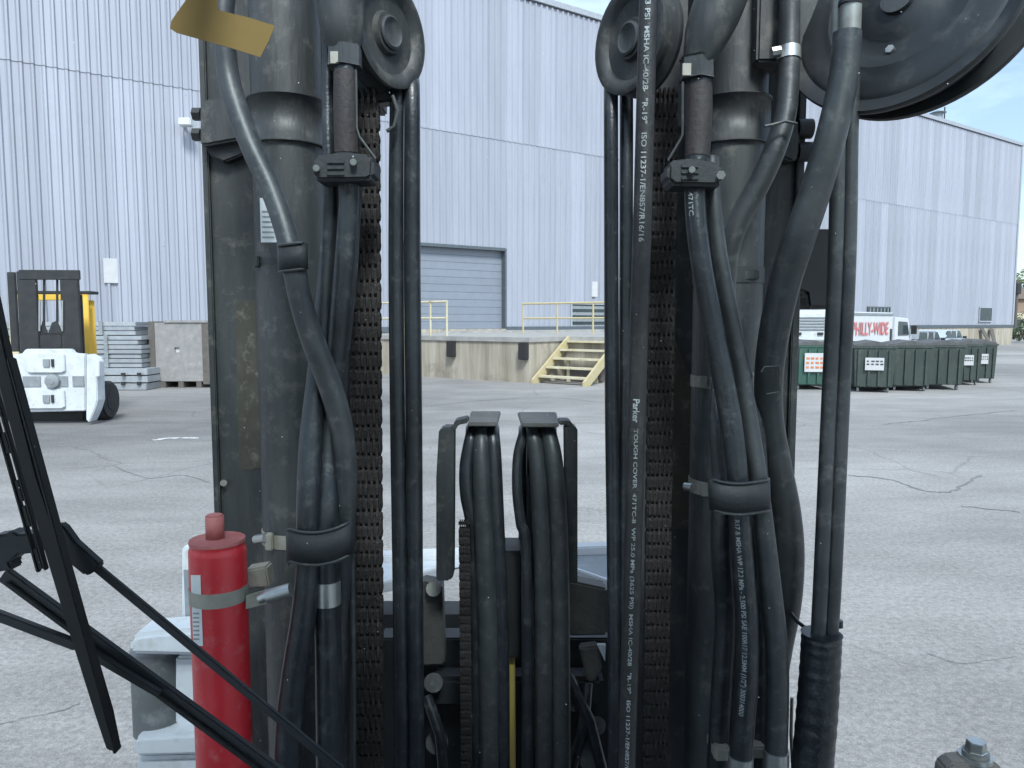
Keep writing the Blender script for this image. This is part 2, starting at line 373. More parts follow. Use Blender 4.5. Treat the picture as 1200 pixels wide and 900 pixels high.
# cracks in the asphalt (thin tar lines)
def crackline(pix, wd):
    pts = [ground(*p) for p in pix]; fine = catmull([tuple(p) for p in pts], 8); b = MB(); vs = []
    fine = [Vector(p) + Vector((random.uniform(-1, 1), random.uniform(-1, 1), 0)) * wd * 1.3 for p in fine]
    for i, p in enumerate(fine):
        t = (fine[min(i + 1, len(fine) - 1)] - fine[max(i - 1, 0)]).normalized(); nn = Vector((-t.y, t.x, 0)); ww = wd * random.uniform(.3, 1) * (1 if 0 < i < len(fine) - 1 else .1)
        vs += [p + nn * ww + Vector((0, 0, .004)), p - nn * ww + Vector((0, 0, .004))]
    b.add(vs, [(2 * i, 2 * i + 1, 2 * i + 3, 2 * i + 2) for i in range(len(fine) - 1)])
    o = b.build('asphalt_crack', M['crack']); o['kind'] = 'structure'; return o
crackline([(1035, 497), (1070, 494), (1110, 489), (1150, 485), (1190, 481)], .035)
crackline([(992, 557), (1040, 562), (1085, 575), (1115, 576), (1133, 566), (1150, 556)], .02)
crackline([(1125, 593), (1160, 597), (1195, 600)], .018)
crackline([(1085, 765), (1105, 773), (1130, 778), (1160, 774), (1190, 770)], .004)
crackline([(-10, 852), (30, 842), (70, 834), (95, 824)], .004)
crackline([(130, 545), (170, 560), (215, 557), (245, 566)], .012)
crackline([(500, 476), (560, 470), (640, 466), (700, 471)], .03)

# ---------------------------------------------------------------- warehouse
C0 = ground(1184, 403.5)                     # right-hand corner of the long wall at the ground
DW = Vector((1290, F, 0)).normalized()       # along the wall, away from the camera
NW = Vector((DW.y, -DW.x, 0))                # out of the wall, towards the yard
def wallpt(u, z, out=0): return C0 - DW * u + NW * out + Vector((0, 0, z))
def wall_uz(px, py):
    d = ray(px, py); k = (C0 - CAM).dot(NW) / d.dot(NW); p = CAM + d * k; return (C0 - p).dot(DW), p.z
ZB, ZS = 1.52, wall_uz(1183, 261)[1]
ZT = wall_uz(1184, 166)[1]
wh = thing('warehouse', 'long silver corrugated metal warehouse filling the far side of the yard', 'warehouse', C0)
PW = .915
uR = wall_uz(592, 340)[0]                    # right edge of the roller door
i0 = round(uR / PW); PW = uR / i0            # panel grid meets the door edge
ND = 6; uL = uR + ND * PW
ZD = wall_uz(592, 293)[1]
UEND = 112 * PW
core = MB()
def wbox(b, u0, u1, z0, z1, o0, o1):
    pts = [wallpt(u0, z0, o0), wallpt(u1, z0, o0), wallpt(u1, z0, o1), wallpt(u0, z0, o1)]
    return b.prism(pts, (0, 0, z1 - z0))
wbox(core, 0, uR, 0, ZT - .1, -30, -.06); wbox(core, uL, UEND, 0, ZT - .1, -30, -.06); wbox(core, uR, uL, ZD, ZT - .1, -30, -.06)
wbox(core, uR, uL, 0, ZB, -30, -.06); wbox(core, uR, uL, ZB, ZD, -30, -.6)
core.build('building_body', M['trimlight'], wh)
fnd = MB(); wbox(fnd, -.05, UEND, -.2, ZB, -.05, .08); fnd.build('concrete_foundation', M['concrete'], wh)
fl = MB(); wbox(fl, -.08, uR, ZB - .12, ZB + .1, .085, .13); wbox(fl, uL, UEND, ZB - .12, ZB + .1, .085, .13); fl.build('base_flashing', M['trimdark'], wh)
tp = MB(); wbox(tp, -.15, UEND, ZT - .1, ZT + .15, -.3, .16); tp.build('roof_trim', M['trimlight'], wh)
ct = MB(); wbox(ct, -.12, .12, ZB, ZT - .1, -.2, .12); ct.build('corner_trim', M['trimlight'], wh)
def sheet(h):
    b = MB(); prof = []
    for k in range(3):
        x = k * PW / 3; prof += [(x, 0), (x + .13, 0), (x + .175, .07), (x + .235, .07), (x + .28, 0)]
    prof += [(PW + .015, 0.002)]
    vs = []
    for x, y in prof: vs += [(-x, y, 0), (-x, y, h)]
    n = len(prof)
    # local frame: x along +DW ; y outwards
    b.add(vs, [(2 * i, 2 * i + 2, 2 * i + 3, 2 * i + 1) for i in range(n - 1)])
    return b
def frame_mesh(b, name, m):
    rot = Matrix((DW, NW, Vector((0, 0, 1)))).transposed()
    b.v = [rot @ v for v in b.v]; me = bpy.data.meshes.new(name); me.from_pydata([tuple(v) for v in b.v], [], b.f); me.materials.append(m); return me
mlow = frame_mesh(sheet(ZS - ZB), 'wall_panel', M['siding']); mup = frame_mesh(sheet(ZT - ZS - .1), 'wall_panel', M['siding'])
mdoor = frame_mesh(sheet(ZS - ZD - .02), 'wall_panel', M['siding'])
def place(me, name, u, z, out, parent):
    o = bpy.data.objects.new(name, me); COL.objects.link(o); o.parent = parent; o.location = wallpt(u, z, out) - C0; return o
for i in range(112):
    u = i * PW
    if uR - .01 <= u < uL - .01: place(mdoor, 'wall_panel', u, ZD + .02, .0, wh)
    else: place(mlow, 'wall_panel', u, ZB, .0, wh)
    place(mup, 'wall_panel', u, ZS - .06, .022, wh)
# roller door of separate slats
rd = MB(); dr = thing('unused', '', '') ; bpy.data.objects.remove(dr)
NS = 11; hs = (ZD - ZB) / NS
door = MB(); wbox(door, uR + .05, uL - .05, ZB, ZD, -.30, -.24); door = door.build('loading_door', M['roller'], wh, label='wide blue grey sectional loading door above the dock')
for k in range(NS):
    b = MB(); z0 = ZB + k * hs
    pts = [wallpt(uR + .05, z0 + .004, -.235), wallpt(uR + .05, z0 + hs - .004, -.235), wallpt(uR + .05, z0 + hs - .01, -.226), wallpt(uR + .05, z0 + .012, -.224)]
    b.prism(pts, -DW * (uL - uR - .1)); b.build('door_panel', M['roller'], door)
jb = MB(); wbox(jb, uR - .03, uR + .05, ZB, ZD + .06, -.25, .07); wbox(jb, uL - .05, uL + .03, ZB, ZD + .06, -.25, .07); wbox(jb, uR + .05, uL - .05, ZD - .05, ZD + .08, -.25, .08)
jb.build('door_frame', M['trimdark'], wh)
for (x0, x1, y0, y1, nb) in ((1016, 1041, 361, 373, 6), (1147, 1161, 361, 376, 0), (669, 716, 357, 386, 4)):
    ua, za = wall_uz(x1, y0); ub, _ = wall_uz(x0, y0); zb = wall_uz((x0 + x1) / 2, y1)[1]
    za = wall_uz((x0 + x1) / 2, y0)[1]
    b = MB(); wbox(b, ua, ub, zb, za, .05, .09); f = b.build('louvre_window' if nb else 'window', M['glass'], wh)
    fr = MB(); wbox(fr, ua - .08, ub + .08, za, za + .09, .05, .13); wbox(fr, ua - .08, ub + .08, zb - .09, zb, .05, .15); wbox(fr, ua - .08, ua, zb, za, .05, .125); wbox(fr, ub, ub + .08, zb, za, .05, .125)
    fr.build('window_frame', M['trimlight'] if nb != 6 else M['trimdark'], f)
    for k in range(nb):
        q = MB()
        if nb == 4:
            zz = zb + (za - zb) * (k + .5) / nb; wbox(q, ua, ub, zz - .07, zz + .07, .095, .12)
        else:
            uu = ua + (ub - ua) * (k + .5) / nb; wbox(q, uu - .06, uu + .06, zb, za, .095, .12)
        q.build('slat', M['greyw'], f)
# things fixed on the wall
def wall_thing(name, label, cat, x0, x1, y0, y1, out0, out1, m, bev=.01):
    ua = wall_uz(x1, (y0 + y1) / 2)[0]; ub = wall_uz(x0, (y0 + y1) / 2)[0]; za = wall_uz((x0 + x1) / 2, y0)[1]; zb = wall_uz((x0 + x1) / 2, y1)[1]
    b = MB(); wbox(b, ua, ub, zb, za, out0, out1); o = b.build(name, m, bevel=bev); recenter(o); return tag(o, label, cat)
wall_thing('wall_sign', 'blank white rectangular sign fixed on the corrugated wall above the steel bundles', 'sign', 121, 138, 303, 332, .05, .09, M['sign'])
wall_thing('notice_board', 'small narrow white notice on the wall beside the dock stair', 'sign', 692.5, 699, 330, 348, .05, .09, M['sign'])
u_, z_ = wall_uz(215, 146)
fl = thing('floodlight', 'small white floodlight on the corrugated wall left of the mast', 'floodlight', wallpt(u_, z_, .05))
MB().cyl(wallpt(u_, z_, .05), wallpt(u_ - .1, z_, .5), .06).build('arm', M['whiteclean'], fl)
MB().box(wallpt(u_ + .02, z_ - .05, .55), (.42, .3, .26)).build('lamp_head', M['whiteclean'], fl, bevel=.03)
MB().box(wallpt(u_ - .42, z_ - .05, .2), (.3, .25, .3)).build('mounting_box', M['trimlight'], fl, bevel=.03)
u_, z_ = wall_uz(1118, 144)
rv = thing('roof_vent', 'small vent with a mast on the warehouse roof edge near its right end', 'roof vent', wallpt(u_, ZT + .15, -1.2))
MB().cyl(wallpt(u_, ZT + .1, -1.2), wallpt(u_, ZT + 1.1, -1.2), .35, 12).build('vent_body', M['greyw'], rv)
MB().cyl(wallpt(u_, ZT + 1.1, -1.2), wallpt(u_, ZT + 1.3, -1.2), .6, 12, .15).build('vent_cap', M['greyw'], rv)
MB().cyl(wallpt(u_ - 1, ZT, -1.2), wallpt(u_ - 1, ZT + 1.7, -1.2), .05, 8).build('pole', M['dark'], rv)

# ---------------------------------------------------------------- loading dock
C = ground(620, 449); C.z = 0
E = (ground(495, 441) - C).normalized(); Q = Vector((-E.y, E.x, 0))
if Q.y < 0: Q = -Q                                   # back towards the wall
ZK = 1.36
def hitwall(p, d): return p + d * ((C0 + NW * .1 - p).dot(NW) / d.dot(NW))
A = hitwall(C, E); K = C + Q * 1.9; Lp = K - E * 2.4; B = hitwall(Lp, Q)
dk = thing('loading_dock', 'stained concrete loading dock in front of the big grey door', 'loading dock', C)
MB().prism([A, C, K, Lp, B], (0, 0, ZK - .14)).build('dock_wall', M['concrete'], dk)
def inset(p): return p
ov = .05
MB().prism([A - Q * ov + Vector((0, 0, ZK - .14)), C - Q * ov - E * ov + Vector((0, 0, ZK - .14)), K - Q * ov - E * ov + Vector((0, 0, ZK - .14)), Lp - Q * ov - E * ov + Vector((0, 0, ZK - .14)), B - E * ov + Vector((0, 0, ZK - .14))], (0, 0, .14)).build('dock_slab', M['concrete_top'], dk)
def dockface(px):   # distance along E where pixel column px meets the dock face
    d = ray(px, 420); k = (C - CAM).dot(Q) / d.dot(Q); p = CAM + d * k; return (p - C).dot(E)
rotE = Matrix((-E, Q, Vector((0, 0, 1)))).transposed()
for px in (531.5, 616):
    s_ = dockface(px); b = MB().box(C + E * s_ - Q * .11 + Vector((0, 0, ZK - .41)), (.27, .2, .5), rotE); b.build('dock_bumper', M['bumper'], dk, bevel=.02)
# ramp lip from slab to door sill
MB().prism([hitwall(C + E * 1, Q) , hitwall(C + E * 8, Q), hitwall(C + E * 8, Q) - Q * 3, hitwall(C + E * 1, Q) - Q * 3], (0, 0, .1)).build('sill_ramp', M['concrete_top'], dk).location = (0, 0, ZK)
def railing(name, label, posts, zr, m, extra=0):
    t = thing(name, label, 'railing', posts[0]); rr = .035
    for p in posts: MB().cyl(p, p + Vector((0, 0, zr)), rr, 8).build('post', m, t)
    for z in (zr, zr * .52):
        for a, b in zip(posts, posts[1:]):
            dd = (b - a).normalized() * (rr if z < zr else -rr); MB().cyl(a + dd + Vector((0, 0, z)), b - dd + Vector((0, 0, z)), rr if z < zr else rr * 1.1, 8).build('rail', m, t)
    return t
def onface(px, back): return C + E * (dockface(px)) + Q * back + Vector((0, 0, ZK))
railing('dock_railing', 'cream pipe railing on the dock edge in front of the grey door', [onface(px, .12) for px in (521, 502, 470, 440)], 1.12, M['cream'])
yb = Lp + Q * 4.5
railing('dock_railing', 'yellow pipe railing on the dock above the wooden stair', [P(x, 378, 27.2) * 1 for x in (612, 653, 694, 735)] and [Vector((P(x, 378, y).x, y, ZK)) for x, y in ((613, 28.6), (653, 27.8), (695, 27.0), (735, 26.2))], 1.16, M['yellow'])
# stair
st = thing('wooden_stair', 'short worn yellow painted stair climbing to the concrete dock', 'stair', ground(651, 455))
sl0 = C - E * .12 + Q * .05; wS = 1.8; run = 1.95; rise = ZK - .05
for k in (0, 1):
    b0 = sl0 - E * (k * wS); pts = [b0 - Q * .1, b0 + Q * .2, b0 + Q * run + Vector((0, 0, rise - .16)), b0 + Q * run + Vector((0, 0, rise + .06)), b0 + Q * (run - .2) + Vector((0, 0, rise + .06)), b0 - Q * .1 + Vector((0, 0, .12))]
    MB().prism(pts, -E * .07).build('stringer', M['yellow'], st)
for k in range(5):
    z = rise * (k + .8) / 5.2; q = run * (k + .62) / 5.2
    MB().box(sl0 - E * (wS / 2 + .035) + Q * (q + .05) + Vector((0, 0, z)), (wS - .09, .3, .055), rotE).build('tread', M['cream'], st)
for k in (0, 1):
    MB().box(sl0 - E * (.45 + k * 1.0) + Q * 1.2 + Vector((0, 0, .32)), (.09, .09, .64), rotE).build('support_post', M['cream'], st)
MB().box(sl0 - E * .95 + Q * 1.35 + Vector((0, 0, .25)), (1.3, .3, .3), rotE).build('rubble_block', M['board'], st)

# ---------------------------------------------------------------- far right: trees, shed
def crown(c, rx, rz, n, leafsize, seed):
    rnd = random.Random(seed); b = MB(); cl = [(Vector((rnd.gauss(0, .45) * rx, rnd.gauss(0, .45) * rx, rnd.gauss(0, .42) * rz)), rnd.uniform(.25, .5) * rx) for _ in range(14)]
    for _ in range(n):
        o, r = rnd.choice(cl); d = Vector((rnd.gauss(0, 1), rnd.gauss(0, 1), rnd.gauss(0, .8))).normalized() * r * rnd.uniform(.55, 1.05)
        p = Vector(c) + o + d; u = Vector((rnd.gauss(0, 1), rnd.gauss(0, 1), rnd.gauss(0, 1))).normalized(); v = u.orthogonal().normalized(); s_ = leafsize * rnd.uniform(.6, 1.4)
        b.add([p - u * s_ * .5, p + v * s_ * .35, p + u * s_ * .6, p - v * s_ * .35], [(0, 1, 2, 3)])
    return b
def tree(label, base, h, rx, seed, m=None, group=None, leafsize=.45, n=1800):
    t = thing('tree', label, 'tree', base, group=group); rnd = random.Random(seed); top = Vector(base) + Vector((0, 0, h * .62))
    b = MB().tube([base, Vector(base) + Vector((rnd.uniform(-.2, .2), 0, h * .3)), top], [h * .035, h * .025, h * .012], 8); b.build('trunk', M['bark'], t)
    lb = MB()
    for k in range(5):
        a = k * 1.3 + rnd.random(); s0 = Vector(base) + Vector((0, 0, h * (.33 + .06 * k))); lb.tube([s0, s0 + Vector((math.cos(a) * rx * .6, math.sin(a) * rx * .6, h * .22))], [h * .014, h * .004], 6)
    lb.build('limb', M['bark'], t)
    crown(Vector(base) + Vector((0, 0, h * .66)), rx, h * .33, n, leafsize, seed).build('crown', m or M['leaf'], t); return t
def shrub(label, base, r, seed, group=None):
    t = thing('shrub', label, 'shrub', base, group=group); b = MB(); rnd = random.Random(seed)
    for k in range(6): a = k * 1.05; b.tube([base, Vector(base) + Vector((math.cos(a) * r * .5, math.sin(a) * r * .5, r))], [.05, .015], 6)
    b.build('stem', M['bark'], t); crown(Vector(base) + Vector((0, 0, r * .9)), r, r * .8, 900, r * .16, seed).build('foliage', M['leaf2'], t)
def gz(px, Y): p = P(px, 400, Y); return Vector((p.x, Y, 0))
tree('pale green tree rising behind the brown shed past the warehouse corner', gz(1203, 98), 9.2, 4.2, 3)
shrub('dark green shrub at the foot of the warehouse corner', gz(1202, 66), 1.25, 5)
shrub('low bushy shrub between the warehouse corner and the brown shed', gz(1194.5, 71), .8, 6)
sh = thing('brown_shed', 'brown shed with pale lower wall beyond the warehouse corner', 'shed', gz(1222, 88))
c = gz(1222, 88)
MB().span(c + Vector((-4.6, 0, 0)), c + Vector((9, 6, 2.9))).build('wall', M['cream'], sh)
MB().span(c + Vector((-4.6, .02, 2.905)), c + Vector((9, 6, 4.6))).build('upper_wall', M['brick'], sh)
MB().prism([c + Vector((-5, -.4, 4.6)), c + Vector((9.4, -.4, 4.6)), c + Vector((9.4, 3, 6)), c + Vector((-5, 3, 6))], (0, .1, .12)).build('roof', M['roof'], sh)
for k, x in enumerate((-3.6, -1.4, 1.5)):
    MB().span(c + Vector((x, -.12, .9)), c + Vector((x + .9, -.03, 2.2))).build('window', M['glass'], sh)
up = thing('utility_pole', 'dark wooden utility pole at the warehouse corner', 'utility pole', gz(1188.5, 84))
c = gz(1188.5, 84); MB().cyl(c, c + Vector((0, 0, 6.6)), .16, 8).build('pole', M['board'], up); MB().box(c + Vector((0, -.1, 5.6)), (.55, .5, 1.2)).build('transformer', M['dark'], up, bevel=.05)
for k, (px, Y, h, rx) in enumerate(((1290, 110, 10, 4.5), (1360, 95, 8, 4), (1240, 130, 11, 5))):
    tree(('broad tree right of the brown shed', 'shorter rounded tree far right of the shed', 'tall tree far behind the brown shed')[k], gz(px, Y), h, rx, 20 + k, M['leaf2'] if k != 2 else M['leaf'])
for k, (px, lean) in enumerate(((1147, -.35), (1152, .5))):
    u_ = wall_uz(px, 396)[0]; b0 = wallpt(u_, 0, .75)
    o = MB().prism([b0, b0 + DW * .55, b0 + DW * (.55 + lean) - NW * .55 + Vector((0, 0, 1.35)), b0 + DW * lean - NW * .55 + Vector((0, 0, 1.35))], NW * .06).build('leaning_board', M['board']); recenter(o)
    tag(o, ('dark board leaning left against the foundation behind the dumpsters', 'dark board leaning right against the foundation behind the dumpsters')[k], 'board')

# ---------------------------------------------------------------- dumpsters
def make_dumpster(body, label):
    t = thing('dumpster', label, 'dumpster', (0, 0, 0), group='green dumpsters along the yard')
    W, D, H = .98, 1.8, 1.0; z0 = .14
    b = MB(); b.add([(-W / 2 + .05, 0, z0), (W / 2 - .05, 0, z0), (W / 2 - .05, D, z0), (-W / 2 + .05, D, z0), (-W / 2, -.03, z0 + H), (W / 2, -.03, z0 + H), (W / 2, D, z0 + H), (-W / 2, D, z0 + H)],
          [(0, 1, 2, 3), (4, 7, 6, 5), (0, 4, 5, 1), (1, 5, 6, 2), (2, 6, 7, 3), (3, 7, 4, 0)]); b.build('body', body, t, local=True, bevel=.012)
    for k in range(4):
        x = -W / 2 + .13 + k * (W - .26) / 3; MB().box((x, -.035, z0 + H / 2), (.06, .05, H * .93), Matrix.Rotation(.025, 3, 'X')).build('rib', body, t, local=True)
    for sx in (-1, 1):
        for k in range(4): MB().box((sx * (W / 2 - .005), .22 + k * .45, z0 + H / 2), (.05, .07, H * .9), Matrix.Rotation(sx * .04, 3, 'Y')).build('rib', body, t, local=True)
    MB().box((0, D / 2, z0 + H + .025), (W + .08, D + .1, .05)).build('rim', body, t, local=True)
    for k in (0, 1):
        y0, y1 = (k * D / 2 + .02, (k + 1) * D / 2 - .02)
        MB().prism([(-W / 2, y0, z0 + H + .055), (W / 2, y0, z0 + H + .055), (W / 2, y0, z0 + H + .09), (0, y0, z0 + H + .19), (-W / 2, y0, z0 + H + .09)], (0, y1 - y0, 0)).build('lid', M['lid'], t, local=True)
    for sx in (-1, 1):
        for y in (.15, D - .15):
            w_ = MB().cyl((sx * (W / 2 - .14) - .025, y, .07), (sx * (W / 2 - .14) + .025, y, .07), .07, 12); w_.build('caster', M['greyw'], t, local=True)
    return t
def bin_sign(t, w_, h, kind):
    b = MB().box((0, -.075, .74), (w_, .02, h)); s_ = b.build('sign', M['sign'], t, local=True)
    rnd = random.Random(kind)
    for r_ in range(2 if kind else 3):
        for q in range(4):
            x = -w_ * .4 + q * w_ * .24; ww = w_ * rnd.uniform(.1, .19); zz = .74 + h * (.22 - .24 * r_)
            MB().box((x + ww / 2 - .01, -.089, zz), (ww, .006, h * .11)).build('print_mark', M['orange'] if kind == 0 else M['ink'], s_, local=True)
protoA = make_dumpster(M['green'], 'bright green dumpster with a white and orange sign left of the hose pair')
protoB = make_dumpster(M['greygreen'], 'dull green dumpster with a white sign right of the hose pair')
bin_spots = [   # px of the front face centre, px row of its base, turn, sign kind
    (protoA, 952, 457, -.08, 0, None),
    (protoB, 1023, 460, -.32, 1, None),
    (protoB, 1066, 458.5, -.30, None, 'dull green dumpster with ribbed front beside the one bearing the square white sign'),
    (protoB, 1105, 457, -.28, None, 'ribbed dull green dumpster in the middle of the dumpster row'),
    (protoB, 1133, 451.5, -.22, 2, 'green dumpster with an oval white sticker near the row end'),
    (protoB, 1151, 449, -.20, 3, 'last dark dumpster at the right end of the row')]
for k, (pr, px, py, rz, sg, lab) in enumerate(bin_spots):
    t = pr if lab is None else copy_tree(pr)
    if lab: t['label'] = lab
    gp = ground(px, py); t.location = (gp.x, gp.y, 0.001); t.rotation_euler = (0, 0, rz)
    if k >= 4: t.scale = (.72, .8, .98)
# the signs are added after copying so that each bin has its own
bins = [o for o in COL.objects if o.get('category') == 'dumpster']
bin_sign(protoA, .5, .5, 0)
bin_sign(protoB, .44, .32, 1)
b4 = [o for o in bins if o.get('label', '').startswith('green dumpster with an oval')][0]; bin_sign(b4, .34, .3, 2)
b5 = [o for o in bins if o.get('label', '').startswith('last dark')][0]; bin_sign(b5, .3, .3, 3)
teal = copy_tree(protoA); teal['label'] = 'bright green dumpster side half hidden behind the twin hoses'; gp = ground(992, 455); teal.location = (gp.x, gp.y, .001); teal.rotation_euler = (0, 0, -.25)
for o in [x for x in COL.objects if x.parent == teal and x.name.startswith('sign')]:
    for c_ in [x for x in COL.objects if x.parent == o]: bpy.data.objects.remove(c_)
    bpy.data.objects.remove(o)

# ---------------------------------------------------------------- vehicles behind the dumpsters
def wheel(t, c, r, wd, ax=(1, 0, 0)):
    a = Vector(ax) * wd / 2; c = Vector(c); ty = MB().cyl(c - a, c + a, r, 20).build('wheel', M['tyre'], t, local=True, bevel=.02)
    MB().cyl(c - a * 1.06, c + a * 1.06, r * .58, 16).build('rim', M['greyw'], ty, local=True)
# sign-written truck, seen from its side, receding to the right
pa = gz(993, 27); pb = gz(1069, 31.2); dv = (pb - pa); Lt = dv.length
tk = thing('work_truck', 'white work truck with red lettering on its side parked behind the dumpsters', 'truck', pa, math.atan2(dv.y, dv.x))
def tb(b, *a): return b
HB = 2.2; WT = 2.0
MB().span((0, 0, .62), (Lt * .66, WT, HB)).build('cargo_body', M['whiteclean'], tk, local=True, bevel=.03)
for k in range(2): MB().span((.02, -.03, .7 + k * 1.38), (Lt * .655, -.003, .78 + k * 1.38)).build('body_trim', M['greyw'], tk, local=True)
MB().span((Lt * .615, -.03, 1.0), (Lt * .64, -.003, 1.55)).build('side_handle', M['dark'], tk, local=True)
MB().span((0, .05, .4), (Lt, WT - .05, .6)).build('chassis', M['dark'], tk, local=True)
cb = MB().prism([(Lt * .70, .03, .62), (Lt * .99, .03, .62), (Lt * 1.0, .03, 1.2), (Lt * .93, .03, 1.98), (Lt * .70, .03, 2.03)], (0, WT - .06, 0)).build('cab', M['whiteclean'], tk, local=True, bevel=.03)
MB().prism([(Lt * .76, -.0, 1.28), (Lt * .94, -.0, 1.28), (Lt * .905, -.0, 1.82), (Lt * .76, -.0, 1.85)], (0, .02, 0)).build('side_window', M['glass'], cb, local=True)
MB().prism([(Lt * 1.003, .15, 1.25), (Lt * 1.003, WT - .15, 1.25), (Lt * .942, WT - .15, 1.9), (Lt * .942, .15, 1.9)], (.012, 0, .004)).build('windshield', M['glass'], cb, local=True)
MB().box((Lt * .95, -.16, 1.5), (.1, .2, .36)).build('mirror', M['dark'], cb, local=True)
MB().box((Lt * 1.01, .35, .9), (.06, .3, .2)).build('headlight', M['steel'], cb, local=True); MB().box((Lt * 1.01, WT - .35, .9), (.06, .3, .2)).build('headlight', M['steel'], cb, local=True)
for x in (.2, .82):
    for y in (.12, WT - .12): wheel(tk, (Lt * x, y, .42), .42, .24, (0, 1, 0))
text_flat('PHILLY-WIDE', (.35, -.034, 1.32), (1, 0, 0), (0, 0, 1), Lt * .57 - .3, .5, M['redtext'], tk, local=True)
# white van facing the camera, left of the twin hoses
pv = gz(949, 24.5)
vn = thing('white_van', 'white van facing the camera behind the dumpster with the orange sign', 'van', pv)
vx = [P(x, 380, 24.5).x for x in (917, 983)]; x0, x1 = vx; zf = lambda py: P(950, py, 24.5).z
MB().prism([(x0, 24.5, .45), (x0, 24.5, zf(366)), (x0, 25.5, zf(361)), (x0, 25.55, zf(360)), (x0, 29, zf(360)), (x0, 29, .45)], (x1 - x0, 0, 0)).build('body', M['white'], vn, bevel=.05)
MB().prism([(x0 + .03, 25.2, zf(360)), (x0 + .03, 25.75, zf(338)), (x0 + .03, 28.9, zf(336)), (x0 + .03, 28.9, zf(360))], (x1 - x0 - .06, 0, 0)).build('cab', M['whiteclean'], vn, bevel=.05)
MB().prism([(x0 + .15, 25.2, zf(359.5)), (x1 - .15, 25.2, zf(359.5)), (x1 - .2, 25.66, zf(341)), (x0 + .2, 25.66, zf(341))], (0, -.02, .008)).build('windshield', M['teal'], vn)
for k in range(5): MB().span((x0 + .35, 24.46, zf(386.5 - k * 3.4)), (x1 - .35, 24.5, zf(385 - k * 3.4))).build('grille_slat', M['greyw'], vn)
for x in (935.5, 961, ):
    xx = P(x, 391, 24.5).x; MB().span((xx - .09, 24.45, zf(392.5)), (xx + .09, 24.505, zf(389.5))).build('headlight', M['dark'], vn)
MB().span((x0 - .02, 24.38, zf(403)), (x1 + .02, 24.52, zf(398))).build('bumper', M['greyw'], vn, bevel=.02)
for x in (x0 + .15, x1 - .15):
    for y in (25.3, 28): wheelc = Vector((x, y, .36)); ty = MB().cyl(wheelc - Vector((.12, 0, 0)), wheelc + Vector((.12, 0, 0)), .36, 18).build('wheel', M['tyre'], vn)
# cars
def car(label, pa, pb, m, wagon):
    dv = pb - pa; Lc = dv.length; t = thing('parked_car', label, 'car', pa, math.atan2(dv.y, dv.x), group='cars parked along the foundation'); W = 1.75
    prof = [(0, .35), (Lc, .35), (Lc, .62), (Lc * .95, .78), (Lc * .74, .93), (Lc * .04, .97), (0, .8)]
    MB().prism([(x, 0, z) for x, z in prof], (0, W, 0)).build('body', m, t, local=True, bevel=.06)
    gp = [(Lc * (.06 if wagon else .16), .97), (Lc * .76, .93), (Lc * .58, 1.40), (Lc * (.10 if wagon else .3), 1.42)]
    MB().prism([(x, .1, z) for x, z in gp], (0, W - .2, 0)).build('cabin', m, t, local=True, bevel=.06)
    for a, b_ in (((.1, .33) if wagon else (.22, .36)), (.35, .5), (.52, .69)):
        MB().prism([(Lc * a + .05, .085, 1.0), (Lc * b_, .085, .99), (Lc * (b_ - (.08 if b_ > .6 else 0.01)), .095, 1.34), (Lc * a + .12, .095, 1.36)], (0, .03, 0)).build('side_window', M['glass'], t, local=True)
    MB().prism([(Lc * .765, .2, .98), (Lc * .765, W - .2, .98), (Lc * .6, W - .28, 1.38), (Lc * .6, .28, 1.38)], (.02, 0, .02)).build('windshield', M['teal'], t, local=True)
    for x in (.18, .8):
        for y in (.1, W - .1): wheel(t, (Lc * x, y, .32), .32, .2, (0, 1, 0))
    for y in (.25, W - .25): MB().box((Lc * .985, y, .7), (.12, .3, .12)).build('headlight', M['steel'], t, local=True)
    MB().box((Lc * .66, -.08, 1.0), (.14, .16, .12)).build('mirror', M['dark'], t, local=True)
car('silver wagon with dark side windows parked behind the dumpster row', gz(1074, 34), gz(1117, 36.5), M['silver'], True)
car('pale blue white car at the right end behind the dumpsters', gz(1102, 38.5), gz(1141, 42), M['bluewhite'], False)

# ---------------------------------------------------------------- left side: steel bundles, crate
def bundle(label, x0, x1, y0, y1, Y, dep, n, group, ends=False):
    a = P(x0, y0, Y); b = P(x1, y1, Y); t = thing('steel_bundle', label, 'steel bundle', ((a.x + b.x) / 2, Y, b.z), group=group); h = (a.z - b.z) / n; rnd = random.Random(x1 + n)
    for k in range(n):
        dx = rnd.uniform(-.06, .06)
        MB().span((a.x + dx, Y + rnd.uniform(0, .06), b.z + k * h), (b.x + dx, Y + dep, b.z + (k + .86) * h)).build('steel_panel', M['galv'], t, bevel=.008)
    if ends:
        for x in (x0 + (x1 - x0) * .12, x0 + (x1 - x0) * .55, x0 + (x1 - x0) * .86):
            for q in range(2):
                p = P(x, y0 + (y1 - y0) * (.3 + .4 * q), Y); MB().box((p.x, Y - .03, p.z), (.09, .06, .09)).build('end_bracket', M['dark'], t)
    else:
        p0 = P(x0 + (x1 - x0) * .7, y0, Y); MB().span((p0.x - .05, Y - .02, b.z), (p0.x + .05, Y - .003, a.z + .01)).build('band', M['greyw'], t)
    return t
G_ = 'galvanised steel bundles stacked by the wall'
bundle('lowest wide bundle of galvanised steel right of the yellow forklift', 112, 172, 431, 457, 19.6, 1.2, 3, G_, True)
bundle('ribbed bundle of steel sheets stacked on the lowest one', 30, 164, 393, 430.6, 19.9, 1.3, 7, G_)
bundle('thin top bundle of steel rails above the ribbed bundle', 24, 158, 376.5, 392.6, 20.1, 1.2, 3, G_)
bundle('steel bundle stack left of the yellow forklift', -40, 15, 376, 457, 20.6, 1.2, 9, G_)
p = gz(210, 20.4)
